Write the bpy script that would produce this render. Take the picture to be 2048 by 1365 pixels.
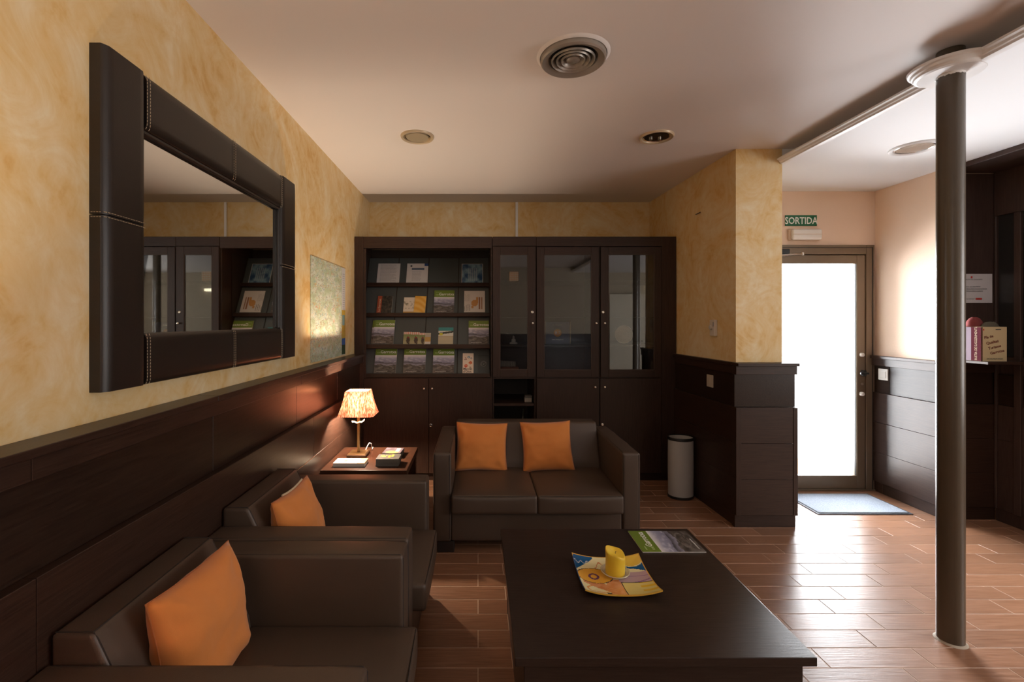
import bpy, bmesh, math, random
from mathutils import Vector, Matrix, noise
random.seed(7)
S = bpy.context.scene
for o in list(bpy.data.objects): bpy.data.objects.remove(o)
C = S.collection
R = math.radians

# ------------------------------------------------------------------ camera, world, lights, exposure
EYE = 1.44
cd = bpy.data.cameras.new('camera'); cam = bpy.data.objects.new('camera', cd); C.objects.link(cam)
cam.location = (0, 0, EYE); cam.rotation_euler = (R(90), 0, 0)
cd.sensor_width = 36; cd.lens = 925/2048*36
cd.shift_x = 68/2048; cd.shift_y = -39.5/2048; cd.clip_start = .02
S.camera = cam
W = bpy.data.worlds.new('sky'); S.world = W; W.use_nodes = True
W.node_tree.nodes['Background'].inputs[0].default_value = (.93, .97, 1, 1)
W.node_tree.nodes['Background'].inputs[1].default_value = 7.5
def area(name, loc, rot, sx, sy, power, col):
    l = bpy.data.lights.new(name, 'AREA'); l.shape = 'RECTANGLE'; l.size = sx; l.size_y = sy
    l.energy = power; l.color = col
    o = bpy.data.objects.new(name, l); C.objects.link(o); o.location = loc; o.rotation_euler = rot
    return o
def point(name, loc, power, col, r=.03):
    l = bpy.data.lights.new(name, 'POINT'); l.energy = power; l.color = col; l.shadow_soft_size = r
    o = bpy.data.objects.new(name, l); C.objects.link(o); o.location = loc
    return o
# daylight through the street door and the reception window, plus an added fill light from behind
area('door_daylight', (2.86, 4.1, 1.08), (R(-90), 0, 0), .86, 1.85, 95, (.95, .97, 1))
area('window_daylight', (5.36, .0, 1.5), (0, R(90), 0), 1.6, 2.4, 58, (1, .97, .95))
area('rear_fill_light', (-.35, -2.1, 1.75), (R(90), 0, 0), 1.3, 1.1, 4, (1, .92, .82))
LAMP_COL = (1, .80, .60)
point('lamp_bulb_light', (-.861, 3.335, .85), 42, LAMP_COL, .02)
point('near_lamp_bulb_light', (-.84, .52, .85), 30, LAMP_COL, .02)
S.view_settings.view_transform = 'Standard'; S.view_settings.look = 'None'
S.view_settings.exposure = 0.62; S.view_settings.gamma = 1
S.view_settings.use_curve_mapping = False

# ------------------------------------------------------------------ materials
MT = {}
def lin(c):
    return tuple(((v/255)/12.92 if v/255 <= .04045 else ((v/255+.055)/1.055)**2.4) for v in c)
def mat(name, col, rough=.5, metal=0, spec=.5, **kw):
    if name in MT: return MT[name]
    m = bpy.data.materials.new(name); m.use_nodes = True
    p = m.node_tree.nodes['Principled BSDF']
    p.inputs['Base Color'].default_value = (*col, 1)
    p.inputs['Roughness'].default_value = rough
    p.inputs['Metallic'].default_value = metal
    p.inputs['Specular IOR Level'].default_value = spec
    for k, v in kw.items(): p.inputs[k.replace('_', ' ')].default_value = v
    MT[name] = m
    return m
def nd(m, t, **kw):
    n = m.node_tree.nodes.new(t)
    for k, v in kw.items(): setattr(n, k, v)
    return n
def lk(m, a, b): m.node_tree.links.new(a, b)
def coords(m, scale=(1, 1, 1), kind='Object'):
    tc = nd(m, 'ShaderNodeTexCoord'); mp = nd(m, 'ShaderNodeMapping')
    mp.inputs['Scale'].default_value = scale
    lk(m, tc.outputs[kind], mp.inputs['Vector'])
    return mp.outputs['Vector']
def noise_n(m, vec, scale, detail=4, rough=.55, dist=0):
    n = nd(m, 'ShaderNodeTexNoise'); n.inputs['Scale'].default_value = scale
    n.inputs['Detail'].default_value = detail; n.inputs['Roughness'].default_value = rough
    n.inputs['Distortion'].default_value = dist
    lk(m, vec, n.inputs['Vector'])
    return n.outputs['Fac']
def ramp(m, fac, stops):
    r = nd(m, 'ShaderNodeValToRGB'); e = r.color_ramp.elements
    while len(e) < len(stops): e.new(.5)
    for i, (p, c) in enumerate(stops): e[i].position = p; e[i].color = (*c, 1)
    lk(m, fac, r.inputs['Fac'])
    return r.outputs['Color']
def bump(m, fac, strength, dist=.002):
    b = nd(m, 'ShaderNodeBump'); b.inputs['Strength'].default_value = strength
    b.inputs['Distance'].default_value = dist
    lk(m, fac, b.inputs['Height']); lk(m, b.outputs['Normal'], P(m).inputs['Normal'])
def P(m): return m.node_tree.nodes['Principled BSDF']
def dark_wood(name, c0, c1, sc, rough=.38):
    m = mat(name, c0, rough, 0, .32)
    v = coords(m, sc); f = noise_n(m, v, 6, 6, .65, .4)
    lk(m, ramp(m, f, [(.3, c0), (.7, c1)]), P(m).inputs['Base Color'])
    bump(m, f, .25, .0015)
    return m
WD0, WD1 = (.022, .0105, .007), (.048, .025, .017)
wood_v = dark_wood('dark_wood_upright', WD0, WD1, (30, 30, 1.2))
wood_x = dark_wood('dark_wood_across', WD0, WD1, (1.2, 30, 30))
wood_y = dark_wood('dark_wood_lengthwise', WD0, WD1, (30, 1.2, 30), .33)
wood_t = dark_wood('dark_wood_table', (.022, .013, .0105), (.038, .024, .019), (1.5, 22, 22), .30)
wood_s = dark_wood('red_brown_wood', (.035, .014, .008), (.06, .026, .015), (1.5, 22, 22), .25)
wood_c = dark_wood('closet_wood', (.040, .023, .019), (.066, .041, .034), (30, 30, 1.2))
wood_in = mat('cabinet_interior_wood', (.03, .018, .012), .6)
panel_lack = dark_wood('recessed_panel_wood', (.016, .008, .0055), (.032, .018, .012), (20, 1.2, 20), .30)
def paint_mat():
    m = mat('sponged_yellow_paint', (.7, .5, .25), .62)
    v = coords(m, (1, 1, 1))
    a = noise_n(m, v, 1.4, 5, .6, 3.0); b = noise_n(m, v, 4.2, 6, .62, 4.5)
    ad = nd(m, 'ShaderNodeMath', operation='MULTIPLY_ADD'); lk(m, a, ad.inputs[0]); ad.inputs[1].default_value = .6
    mu = nd(m, 'ShaderNodeMath', operation='MULTIPLY'); lk(m, b, mu.inputs[0]); mu.inputs[1].default_value = .4
    lk(m, mu.outputs[0], ad.inputs[2])
    lk(m, ramp(m, ad.outputs[0], [(.36, (.70, .42, .14)), (.44, (.76, .53, .235)), (.53, (.79, .60, .325)), (.66, (.84, .71, .48))]), P(m).inputs['Base Color'])
    bump(m, b, .12, .002)
    return m
paint = paint_mat()
ceil_m = mat('ceiling_paint', (.82, .77, .745), .75)
lowceil_m = mat('hall_ceiling_paint', (.85, .86, .88), .7)
mould_m = mat('cornice_paint', (.84, .83, .83), .45)
peach = mat('peach_plaster', (.86, .66, .52), .8)
bump(peach, noise_n(peach, coords(peach), 120, 3), .5, .002)
def tile_mat():
    m = mat('wood_look_tile', (.3, .12, .06), .25, 0, .6)
    v = coords(m, (1.5, 26, 1)); oi = nd(m, 'ShaderNodeObjectInfo')
    va = nd(m, 'ShaderNodeVectorMath', operation='ADD'); lk(m, v, va.inputs[0])
    sc = nd(m, 'ShaderNodeVectorMath', operation='SCALE'); lk(m, oi.outputs['Location'], sc.inputs[0]); sc.inputs['Scale'].default_value = 7.3
    lk(m, sc.outputs[0], va.inputs[1])
    f = noise_n(m, va.outputs[0], 4, 6, .6, .6)
    col = ramp(m, f, [(.25, (.195, .088, .046)), (.55, (.285, .140, .078)), (.8, (.36, .19, .115))])
    hs = nd(m, 'ShaderNodeHueSaturation')
    mr = nd(m, 'ShaderNodeMapRange'); lk(m, oi.outputs['Random'], mr.inputs['Value'])
    mr.inputs['To Min'].default_value = .86; mr.inputs['To Max'].default_value = 1.12
    lk(m, mr.outputs[0], hs.inputs['Value']); lk(m, col, hs.inputs['Color'])
    lk(m, hs.outputs[0], P(m).inputs['Base Color'])
    r2 = nd(m, 'ShaderNodeMapRange'); lk(m, f, r2.inputs['Value']); r2.inputs['To Min'].default_value = .24; r2.inputs['To Max'].default_value = .42
    lk(m, r2.outputs[0], P(m).inputs['Roughness'])
    bump(m, f, .35, .0015)
    return m
tile_m = tile_mat()
grout = mat('grout', (.52, .37, .27), .8)
def leather_mat(name, col, rough=.42):
    m = mat(name, col, rough)
    v = coords(m); n = nd(m, 'ShaderNodeTexVoronoi'); n.inputs['Scale'].default_value = 420; lk(m, v, n.inputs['Vector'])
    bump(m, n.outputs['Distance'], .22, .0006)
    return m
leather = leather_mat('brown_leather', (.072, .047, .033), .45)
leather_dk = leather_mat('mirror_leather', (.017, .0108, .008), .40)
seam_m = mat('seam_thread', (.02, .012, .009), .7)
stitch_m = mat('cream_stitch', (.42, .33, .22), .7)
def fabric(name, col):
    m = mat(name, col, .9, 0, .2, Sheen_Weight=.25)
    v = coords(m, (1, 1, 1)); f = noise_n(m, v, 700, 2)
    bump(m, f, .35, .0008)
    return m
orange = fabric('orange_fabric', (.65, .225, .055))
orange_dk = fabric('orange_piping', (.40, .12, .03))
zip_m = mat('zip_cream', (.6, .48, .32), .6)
foot_m = mat('furniture_foot', (.018, .012, .010), .5)
chrome = mat('chrome', (.75, .72, .68), .18, 1)
steel = mat('brushed_metal', (.55, .5, .44), .35, 1)
vent_m = mat('vent_metal', (.36, .32, .28), .40, .5)
trim_cream = mat('lamp_trim_cream', (.62, .50, .34), .35, .2)
black = mat('black_plastic', (.012, .012, .012), .4)
white_p = mat('white_plastic', (.78, .76, .72), .4)
dgrey = mat('rack_grey', (.062, .072, .072), .6)
mirror_m = mat('mirror_silver', (.86, .87, .84), .015, 1)
paper = mat('white_paper', (.72, .70, .68), .7)
paper_e = mat('page_edges', (.62, .58, .52), .8)
ink = mat('dark_ink', (.03, .03, .035), .7)
ink_g = mat('grey_ink', (.25, .25, .26), .7)
ink_w = mat('white_ink', (.85, .85, .82), .6)
ink_r = mat('red_ink', (.55, .04, .03), .6)
green_c = mat('brochure_green', (.155, .235, .030), .35)
frame_m = mat('bronze_aluminium', (.21, .155, .105), .42, .35)
gasket = mat('gasket', (.02, .02, .02), .6)
bin_m = mat('bin_grey', (.42, .40, .385), .5)
def col_mat():
    m = mat('column_paint', (.085, .064, .044), .30)
    bump(m, noise_n(m, coords(m), 90, 3), .35, .001)
    return m
column_m = col_mat()
def mat_rug():
    m = mat('grey_carpet', (.28, .32, .38), .95)
    f = noise_n(m, coords(m), 260, 3)
    lk(m, ramp(m, f, [(.3, (.20, .235, .29)), (.7, (.40, .45, .52))]), P(m).inputs['Base Color'])
    bump(m, f, .8, .004)
    return m
rug_m = mat_rug()
rug_edge = mat('mat_rubber_edge', (.07, .08, .10), .7)
def thin_glass(name, ior=1.6, tint=(1, 1, 1)):
    m = bpy.data.materials.new(name); m.use_nodes = True; nt = m.node_tree; nt.nodes.clear()
    out = nt.nodes.new('ShaderNodeOutputMaterial'); mx = nt.nodes.new('ShaderNodeMixShader')
    t = nt.nodes.new('ShaderNodeBsdfTransparent'); t.inputs[0].default_value = (*tint, 1)
    g = nt.nodes.new('ShaderNodeBsdfGlossy'); g.inputs['Roughness'].default_value = .01
    f = nt.nodes.new('ShaderNodeFresnel'); f.inputs['IOR'].default_value = ior
    nt.links.new(f.outputs[0], mx.inputs[0]); nt.links.new(t.outputs[0], mx.inputs[1]); nt.links.new(g.outputs[0], mx.inputs[2])
    nt.links.new(mx.outputs[0], out.inputs['Surface'])
    return m
glass_c = thin_glass('cabinet_glass', 1.7, (.9, .9, .9))
glass_d = thin_glass('door_glass', 1.45)
def shade_mat():
    m = bpy.data.materials.new('pleated_shade'); m.use_nodes = True; nt = m.node_tree; nt.nodes.clear()
    out = nt.nodes.new('ShaderNodeOutputMaterial'); mx = nt.nodes.new('ShaderNodeMixShader'); mx.inputs[0].default_value = .62
    d = nt.nodes.new('ShaderNodeBsdfDiffuse'); d.inputs[0].default_value = (.60, .25, .14, 1)
    t = nt.nodes.new('ShaderNodeBsdfTranslucent')
    tc = nt.nodes.new('ShaderNodeTexCoord'); mp = nt.nodes.new('ShaderNodeMapping'); mp.inputs['Scale'].default_value = (110, 110, 2.5)
    n = nt.nodes.new('ShaderNodeTexNoise'); n.inputs['Scale'].default_value = 1.6; n.inputs['Detail'].default_value = 4
    r = nt.nodes.new('ShaderNodeValToRGB'); r.color_ramp.elements[0].position = .42; r.color_ramp.elements[0].color = (.026, .0060, .0024, 1)
    r.color_ramp.elements[1].position = .60; r.color_ramp.elements[1].color = (.085, .034, .022, 1)
    L = nt.links.new
    L(tc.outputs['Object'], mp.inputs['Vector']); L(mp.outputs['Vector'], n.inputs['Vector']); L(n.outputs['Fac'], r.inputs['Fac'])
    L(r.outputs['Color'], t.inputs[0]); L(d.outputs[0], mx.inputs[1]); L(t.outputs[0], mx.inputs[2]); L(mx.outputs[0], out.inputs['Surface'])
    return m
shade_m = shade_mat()
def emit_mat(name, col, s):
    m = mat(name, col, .5); P(m).inputs['Emission Color'].default_value = (*col, 1); P(m).inputs['Emission Strength'].default_value = s
    return m
bulb_m = emit_mat('lit_bulb', (1, .75, .42), 14)
brass = mat('aged_brass', (.20, .13, .055), .4, .8)
brass_d = mat('brown_metal', (.10, .062, .035), .4, .6)
art_m = None
def vcol_mat(name, rough=.4, spec=.5):
    m = mat(name, (1, 1, 1), rough, 0, spec)
    a = nd(m, 'ShaderNodeVertexColor'); a.layer_name = 'Col'
    lk(m, a.outputs['Color'], P(m).inputs['Base Color'])
    return m
print_m = vcol_mat('printed_colour', .38)
plate_m = vcol_mat('glazed_ceramic', .12)
map_m = vcol_mat('printed_map', .5)

# ------------------------------------------------------------------ geometry helpers
def link(name, bm, m, parent=None, smooth=False, ang=35, M=None):
    me = bpy.data.meshes.new(name)
    bmesh.ops.recalc_face_normals(bm, faces=bm.faces)
    bm.to_mesh(me); bm.free()
    if smooth:
        for p in me.polygons: p.use_smooth = True
        me.set_sharp_from_angle(angle=R(ang))
    me.materials.append(m)
    o = bpy.data.objects.new(name, me); C.objects.link(o)
    if parent: o.parent = parent
    if M is not None: o.matrix_local = M
    return o
def tag(o, label, cat, group=None):
    o['label'] = label; o['category'] = cat
    if group: o['group'] = group
    return o
def struct(o): o['kind'] = 'structure'; return o
def root(name, loc, label, cat, group=None, rz=0):
    o = bpy.data.objects.new(name, None); C.objects.link(o); o.location = loc; o.rotation_euler = (0, 0, rz)
    o.empty_display_size = .05
    return tag(o, label, cat, group)
def box(bm, x0, x1, y0, y1, z0, z1, bev=0, seg=2, off=(0, 0, 0)):
    ox, oy, oz = off
    r = bmesh.ops.create_cube(bm, size=1)
    for v in r['verts']:
        v.co = Vector(((x0+x1)/2+v.co.x*(x1-x0)-ox, (y0+y1)/2+v.co.y*(y1-y0)-oy, (z0+z1)/2+v.co.z*(z1-z0)-oz))
    if bev:
        es = {e for v in r['verts'] for e in v.link_edges}
        bmesh.ops.bevel(bm, geom=list(es), offset=bev, segments=seg, profile=.5, affect='EDGES')
def B(name, x0, x1, y0, y1, z0, z1, m, parent=None, bev=.002, seg=1, off=(0, 0, 0), smooth=False):
    bm = bmesh.new(); box(bm, min(x0, x1), max(x0, x1), min(y0, y1), max(y0, y1), min(z0, z1), max(z0, z1), bev, seg, off)
    return link(name, bm, m, parent, smooth)
def lathe(bm, prof, n=32, c=(0, 0), sx=1, sy=1):
    rings = []
    for r, z in prof:
        if r < 1e-6: rings.append([bm.verts.new((c[0], c[1], z))])
        else: rings.append([bm.verts.new((c[0]+r*sx*math.cos(2*math.pi*i/n), c[1]+r*sy*math.sin(2*math.pi*i/n), z)) for i in range(n)])
    for a, b in zip(rings, rings[1:]):
        for i in range(n):
            j = (i+1) % n
            if len(a) == 1 and len(b) == 1: continue
            if len(a) == 1: bm.faces.new((a[0], b[i], b[j]))
            elif len(b) == 1: bm.faces.new((a[i], a[j], b[0]))
            else: bm.faces.new((a[i], a[j], b[j], b[i]))
def L(name, prof, m, parent=None, n=32, c=(0, 0), M=None, sx=1, sy=1, ang=35):
    bm = bmesh.new(); lathe(bm, prof, n, c, sx, sy)
    return link(name, bm, m, parent, True, ang, M)
def tube(bm, pts, r, n=6, closed=False):
    pts = [Vector(p) for p in pts]; rings = []
    N = len(pts)
    for i, p in enumerate(pts):
        a = pts[(i-1) % N] if (i or closed) else p
        b = pts[(i+1) % N] if (i < N-1 or closed) else p
        t = (b-a).normalized()
        u = t.cross(Vector((0, 0, 1)))
        if u.length < .1: u = t.cross(Vector((0, 1, 0)))
        u.normalize(); w = t.cross(u)
        rings.append([bm.verts.new(p+u*r*math.cos(2*math.pi*k/n)+w*r*math.sin(2*math.pi*k/n)) for k in range(n)])
    for i in range(N if closed else N-1):
        a, b = rings[i], rings[(i+1) % N]
        for k in range(n): bm.faces.new((a[k], a[(k+1) % n], b[(k+1) % n], b[k]))
    if not closed:
        bm.faces.new(rings[0]); bm.faces.new(rings[-1])
def T(name, pts, r, m, parent=None, n=6, closed=False):
    bm = bmesh.new(); tube(bm, pts, r, n, closed)
    return link(name, bm, m, parent, True)
def prism(bm, pts, z0, z1):
    a = [bm.verts.new((x, y, z0)) for x, y in pts]; b = [bm.verts.new((x, y, z1)) for x, y in pts]
    bm.faces.new(a); bm.faces.new(b)
    for i in range(len(pts)):
        j = (i+1) % len(pts); bm.faces.new((a[i], a[j], b[j], b[i]))
_fonts = {}
def text(name, s, size, m, parent, M, align='LEFT', ext=.0002, sx=1.0, shear=0, bold=0):
    cu = bpy.data.curves.new(name, 'FONT'); cu.body = s; cu.size = size; cu.align_x = align; cu.extrude = ext
    cu.resolution_u = 2; cu.shear = shear; cu.offset = bold
    to = bpy.data.objects.new(name, cu)
    me = bpy.data.meshes.new_from_object(to)
    bpy.data.objects.remove(to); bpy.data.curves.remove(cu)
    me.transform(Matrix.Diagonal((sx, 1, 1, 1)))
    me.materials.clear(); me.materials.append(m)
    o = bpy.data.objects.new(name, me); C.objects.link(o); o.parent = parent; o.matrix_local = M
    return o
def Tr(x, y, z): return Matrix.Translation((x, y, z))
def Rz(a): return Matrix.Rotation(a, 4, 'Z')
def Rx(a): return Matrix.Rotation(a, 4, 'X')
def Ry(a): return Matrix.Rotation(a, 4, 'Y')
def picture(name, w, h, nx, ny, fn, m, parent=None, M=None, t=.0008, zfn=None):
    """a printed sheet, w by h in its own x/y, thickness t, one colour per small cell"""
    vs, fs, cols = [], [], []
    for j in range(ny+1):
        for i in range(nx+1):
            u, v = i/nx, j/ny
            z = zfn(u, v) if zfn else 0
            vs.append((w*u, h*v, z+t))
    for j in range(ny):
        for i in range(nx):
            a = j*(nx+1)+i; fs.append((a, a+1, a+nx+2, a+nx+1)); cols.append(fn((i+.5)/nx, (j+.5)/ny))
    n0 = len(vs); edge = []
    for i in range(nx): edge.append(i)
    for j in range(ny): edge.append(j*(nx+1)+nx)
    for i in range(nx, 0, -1): edge.append(ny*(nx+1)+i)
    for j in range(ny, 0, -1): edge.append(j*(nx+1))
    for e in edge: x, y, z = vs[e]; vs.append((x, y, z-t))
    k = len(edge)
    for i in range(k):
        j = (i+1) % k; fs.append((edge[j], edge[i], n0+i, n0+j))
        x, y, z = vs[edge[i]]; cols.append(fn(min(.999, max(0, x/w)), min(.999, max(0, y/h))))
    if not zfn: fs.append(tuple(n0+i for i in range(k-1, -1, -1))); cols.append((.6, .6, .6))
    me = bpy.data.meshes.new(name); me.from_pydata(vs, [], fs)
    ca = me.color_attributes.new('Col', 'FLOAT_COLOR', 'CORNER')
    buf = []
    for p, c in zip(me.polygons, cols): buf += [*c, 1.0]*p.loop_total
    ca.data.foreach_set('color', buf)
    me.materials.append(m)
    o = bpy.data.objects.new(name, me); C.objects.link(o)
    if parent: o.parent = parent
    if M is not None: o.matrix_local = M
    return o
def fb(x, y, s=0): return noise.fractal(Vector((x, y, s)), 1.0, 2.0, 4)
def mixc(a, b, t): t = max(0, min(1, t)); return tuple(p+(q-p)*t for p, q in zip(a, b))
def copy_tree(o, parent=None):
    c = o.copy(); C.objects.link(c)
    if parent: c.parent = parent
    for ch in [q for q in bpy.data.objects if q.parent == o]: copy_tree(ch, c)
    return c

# ------------------------------------------------------------------ the room
CEIL, LOW = 2.66, 2.55
XL, YB = -1.11, 4.74                 # lounge left wall, lounge back wall
XR0, XR1 = 1.823, 1.755              # lounge right wall (at the front corner, at the back)
YP = 3.27                            # front of the wall end beside the hall
YD = 3.95                            # street door wall
XH = 3.39                            # hall right wall
XE, YR = 5.5, -2.2                   # far right wall, wall behind the camera
# floor: bed + staggered tiles
floor = struct(B('floor', XL-.1, XE+.1, YR-.1, YB+.1, -.1, -.0012, grout, None, 0))
TW, TL, Y0 = .1183, .44, 1.92
def tile_mesh(x0, x1, y0, y1):
    bm = bmesh.new(); box(bm, x0-(x0+x1)/2, x1-(x0+x1)/2, -(y1-y0)/2, (y1-y0)/2, -.006, 0, .0012, 1)
    me = bpy.data.meshes.new('floor_tile'); bmesh.ops.recalc_face_normals(bm, faces=bm.faces); bm.to_mesh(me); bm.free()
    me.materials.append(tile_m); return me
full = tile_mesh(0, TL-.0035, 0, TW-.0035)
def on_floor(x, y):
    if x < XL or y > YB: return False
    if y > YD and x > XR0: return False
    if y > YP and XR0 < x < 2.15: return False
    return x < XE and y > YR
tiles = []
for k in range(-36, 25):
    ya = Y0+k*TW; off = 1.905 if k % 2 == 0 else 1.76
    for n in range(-7, 9):
        xa = off+n*TL; cx, cy = xa+TL/2, ya+TW/2
        xa0, xb0 = max(xa, XL), min(xa+TL, XE)
        if xb0-xa0 < .02: continue
        if not (on_floor(cx, cy) or on_floor(xa0+.01, cy) or on_floor(xb0-.01, cy)): continue
        seen = cy > .9
        if seen:
            px, py = 956+925*cx/cy, 643+925*EYE/cy
            seen = -80 < px < 2150 and py < 1420
            if cx < -.35 and cy < 2.45: seen = False
            if .25 < cx < .9 and cy < 2.2: seen = False
            if cy > 4.2 or (cx < .95 and cx > -.2 and 2.95 < cy): seen = False
            if cx < -.4 and cy > 2.5: seen = False
            if cx > 2.2 and cy > 3.95: seen = False
            if 1.87 < cx < 2.1 and cy > 3.3: seen = False
        tiles.append((seen, xa0, xb0, ya, ya+TW))
tiles.sort(key=lambda t: (not t[0], t[3]))
nseen = 0; rest = bmesh.new()
for seen, xa, xb, ya, yb in tiles:
    if seen and nseen < 298:
        me = full if xb-xa > TL-.001 else tile_mesh(0, xb-xa-.0035, 0, TW-.0035)
        o = bpy.data.objects.new('floor_tile', me); C.objects.link(o); o.parent = floor
        o.location = ((xa+xb)/2, (ya+yb)/2, random.uniform(-.0004, .0003)); nseen += 1
    else: box(rest, xa+.0018, xb-.0018, ya+.0018, yb-.0018, -.006, 0)
o = link('floor_tiles_out_of_sight', rest, tile_m, floor); o['kind'] = 'stuff'; o.name = 'remaining_tiles'

# ceilings
struct(B('ceiling', XL-.1, 2.26, YR-.1, YB+.1, CEIL, CEIL+.1, ceil_m, None, 0))
bm = bmesh.new(); box(bm, 2.26, XE+.1, YR-.1, YB+.1, LOW, CEIL+.1); box(bm, 2.151, 2.26, YP, YB, LOW, CEIL); box(bm, 2.165, 2.2601, YR, YP, LOW, LOW+.04)
o = struct(link('ceiling_hall', bm, lowceil_m))
# stepped cornice along the drop and around the column
CX, CY, CR = 2.13, 2.085, .048
prof = [(0, 0), (-.012, .003), (-.016, .012), (-.022, .016), (-.026, .026), (-.036, .031), (-.038, .040), (.0148, .040)]
bm = bmesh.new()
for ya, yb in [(YR, CY), (CY, YP-.001)]:
    va = [bm.verts.new((2.15+x, ya, LOW+z)) for x, z in prof]+[bm.verts.new((2.1649, ya, LOW+.04)), bm.verts.new((2.1649, ya, LOW))]
    vb = [bm.verts.new((2.15+x, yb, LOW+z)) for x, z in prof]+[bm.verts.new((2.1649, yb, LOW+.04)), bm.verts.new((2.1649, yb, LOW))]
    for i in range(len(va)):
        j = (i+1) % len(va); bm.faces.new((va[i], va[j], vb[j], vb[i]))
    bm.faces.new(va); bm.faces.new(vb)
struct(link('trim_1', bm, mould_m, None, True, 25))
struct(L('trim_2', [(0, LOW-.001), (.112, LOW-.001), (.122, LOW+.004), (.126, LOW+.012), (.132, LOW+.016), (.136, LOW+.026), (.144, LOW+.031), (.147, LOW+.041), (0, LOW+.041)], mould_m, None, 48, (CX, CY), ang=25))

# walls
wl = struct(B('wall_left', XL-.1, XL, YR, YB, 0, CEIL, paint, None, 0))
wb = struct(B('wall_back', XL, XR1+.3, YB, YB+.1, 0, CEIL, paint, None, 0))
B('joint_strip', (1031-956)/925*4.73, (1036-956)/925*4.73, YB-.012, YB, 2.1, CEIL, mould_m, wb, .002)
bm = bmesh.new(); prism(bm, [(XR0, YP), (2.15, YP), (2.15, YB), (XR1, YB)], 0, CEIL)
wp = struct(link('wall_pillar', bm, paint))
B('scratch', 1.786, 1.79, 3.72, 3.80, 2.315, 2.32, ink, wp, 0).rotation_euler = (0, 0, 0)
bm = bmesh.new(); box(bm, 2.15, 2.32, YD, YD+.2, 0, LOW); box(bm, 2.32, XH-.0005, YD, YD+.2, 2.09, LOW); box(bm, 3.372, XH-.0005, YD, YD+.2, 0, 2.09)
wx = struct(link('wall_exit', bm, peach))
bm = bmesh.new(); box(bm, XH, XE, 3.37, YD+.2, 0, LOW)
wh = struct(link('wall_right', bm, peach))
rear = struct(B('wall_rear', XL-.1, XE+.1, YR-.1, YR, 0, CEIL, mat('rear_wall_paint', (.50, .43, .32), .8), None, 0))
struct(B('wall_reception', XE, XE+.1, YR, YB, 0, LOW, mat('reception_paint', (.62, .50, .36), .8), None, 0))
struct(B('wall_closet_side', 3.76, XE, 2.2, 2.3, 0, LOW, wood_v, None, 0))

# wainscot: every board its own piece.  p0->p1 runs along the wall, (nx,ny) points into the room
def wains(parent, p0, p1, n, k=(.10, .078, .05, .08, .06), seams=((), (), (), (), ()), ext=(0, 0)):
    p0, p1, n = Vector(p0), Vector(p1), Vector(n).normalized(); d = (p1-p0).normalized(); Lw = (p1-p0).length
    def piece(name, a, b, t, z0, z1, m, t0=0, bev=.0015):
        a2 = a-ext[0] if a <= 0 else a; b2 = b+ext[1] if b >= Lw else b
        bm = bmesh.new()
        q = [p0+d*a2+n*t0, p0+d*b2+n*t0, p0+d*b2+n*t, p0+d*a2+n*t]
        prism(bm, [(v.x, v.y) for v in q], z0, z1)
        bmesh.ops.recalc_face_normals(bm, faces=bm.faces)
        if bev: bmesh.ops.bevel(bm, geom=list(bm.edges), offset=bev, segments=1, affect='EDGES')
        return link(name, bm, m, parent)
    wm = wood_y if abs(d.y) > abs(d.x) else wood_x
    def run(name, cuts, t, z0, z1, m):
        cs = [0]+sorted(cuts)+[Lw]
        for a, b in zip(cs, cs[1:]): piece(name, a+(.0008 if a > 0 else 0), b-(.0008 if b < Lw else 0), t, z0, z1, m)
    run('cap_rail', seams[0], k[0], 1.128, 1.15, wm)
    run('fascia_board', seams[1], k[1], 1.069, 1.1275, wm)
    run('recessed_panel', seams[2], k[2], .84, 1.0685, panel_lack)
    for i, (a, b) in enumerate([(.591, .8395), (.3405, .5895), (.0905, .3395)]):
        run('wall_board', seams[3][i] if seams[3] else (), k[3], a, b, wm)
    run('plinth_board', seams[4], k[4], 0, .0895, wm)
wains(wl, (XL, YR), (XL, 4.155), (1, 0), seams=((1.9, 4.0), (1.07+2.2, 2.7+2.2, 3.48+2.2), (1.85+2.2, 2.70+2.2, 3.48+2.2, 2.6), ((3.28, 5.1), (3.28, 5.6), (2.9, 4.7)), (2.2, 4.6)))
nrm = (-(YB-YP), (XR1-XR0))
wains(wp, (XR0, YP), (XR0+(XR1-XR0)*.60, 4.152), nrm, k=(.036, .024, .014, .026, .020), ext=(-.001, 0))
wains(wp, (XR0, YP), (2.15, YP), (0, -1), k=(.085, .058, .035, .060, .04), ext=(.030, .068))
wains(wp, (2.15, YP), (2.15, YD-.005), (1, 0), k=(.075, .060, .042, .066, .055), ext=(-.001, 0))
for xa, xb in [(1.790, 1.826), (2.188, 2.2185)]:
    B('corner_trim', xa, xb, YP-.0635, YP-.0605, .0905, .8395, wood_v, wp, .001)
wains(wh, (XH, YD-.002), (XH, 3.37), (-1, 0), k=(.06, .045, .02, .035, .02), seams=((), (), (.16,), (), (.1,)), ext=(0, .0))
wains(wh, (XH, 3.37), (3.74, 3.37), (0, -1), k=(.035, .028, .012, .02, .01), ext=(.034, .018))
B('upper_panel', XH+.004, 3.74, 3.352, 3.369, 1.151, LOW-.04, wood_c, wh, .001)
wains(rear, (XL+.11, YR), (4.2, YR), (0, 1), ext=(0, 0))

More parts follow.
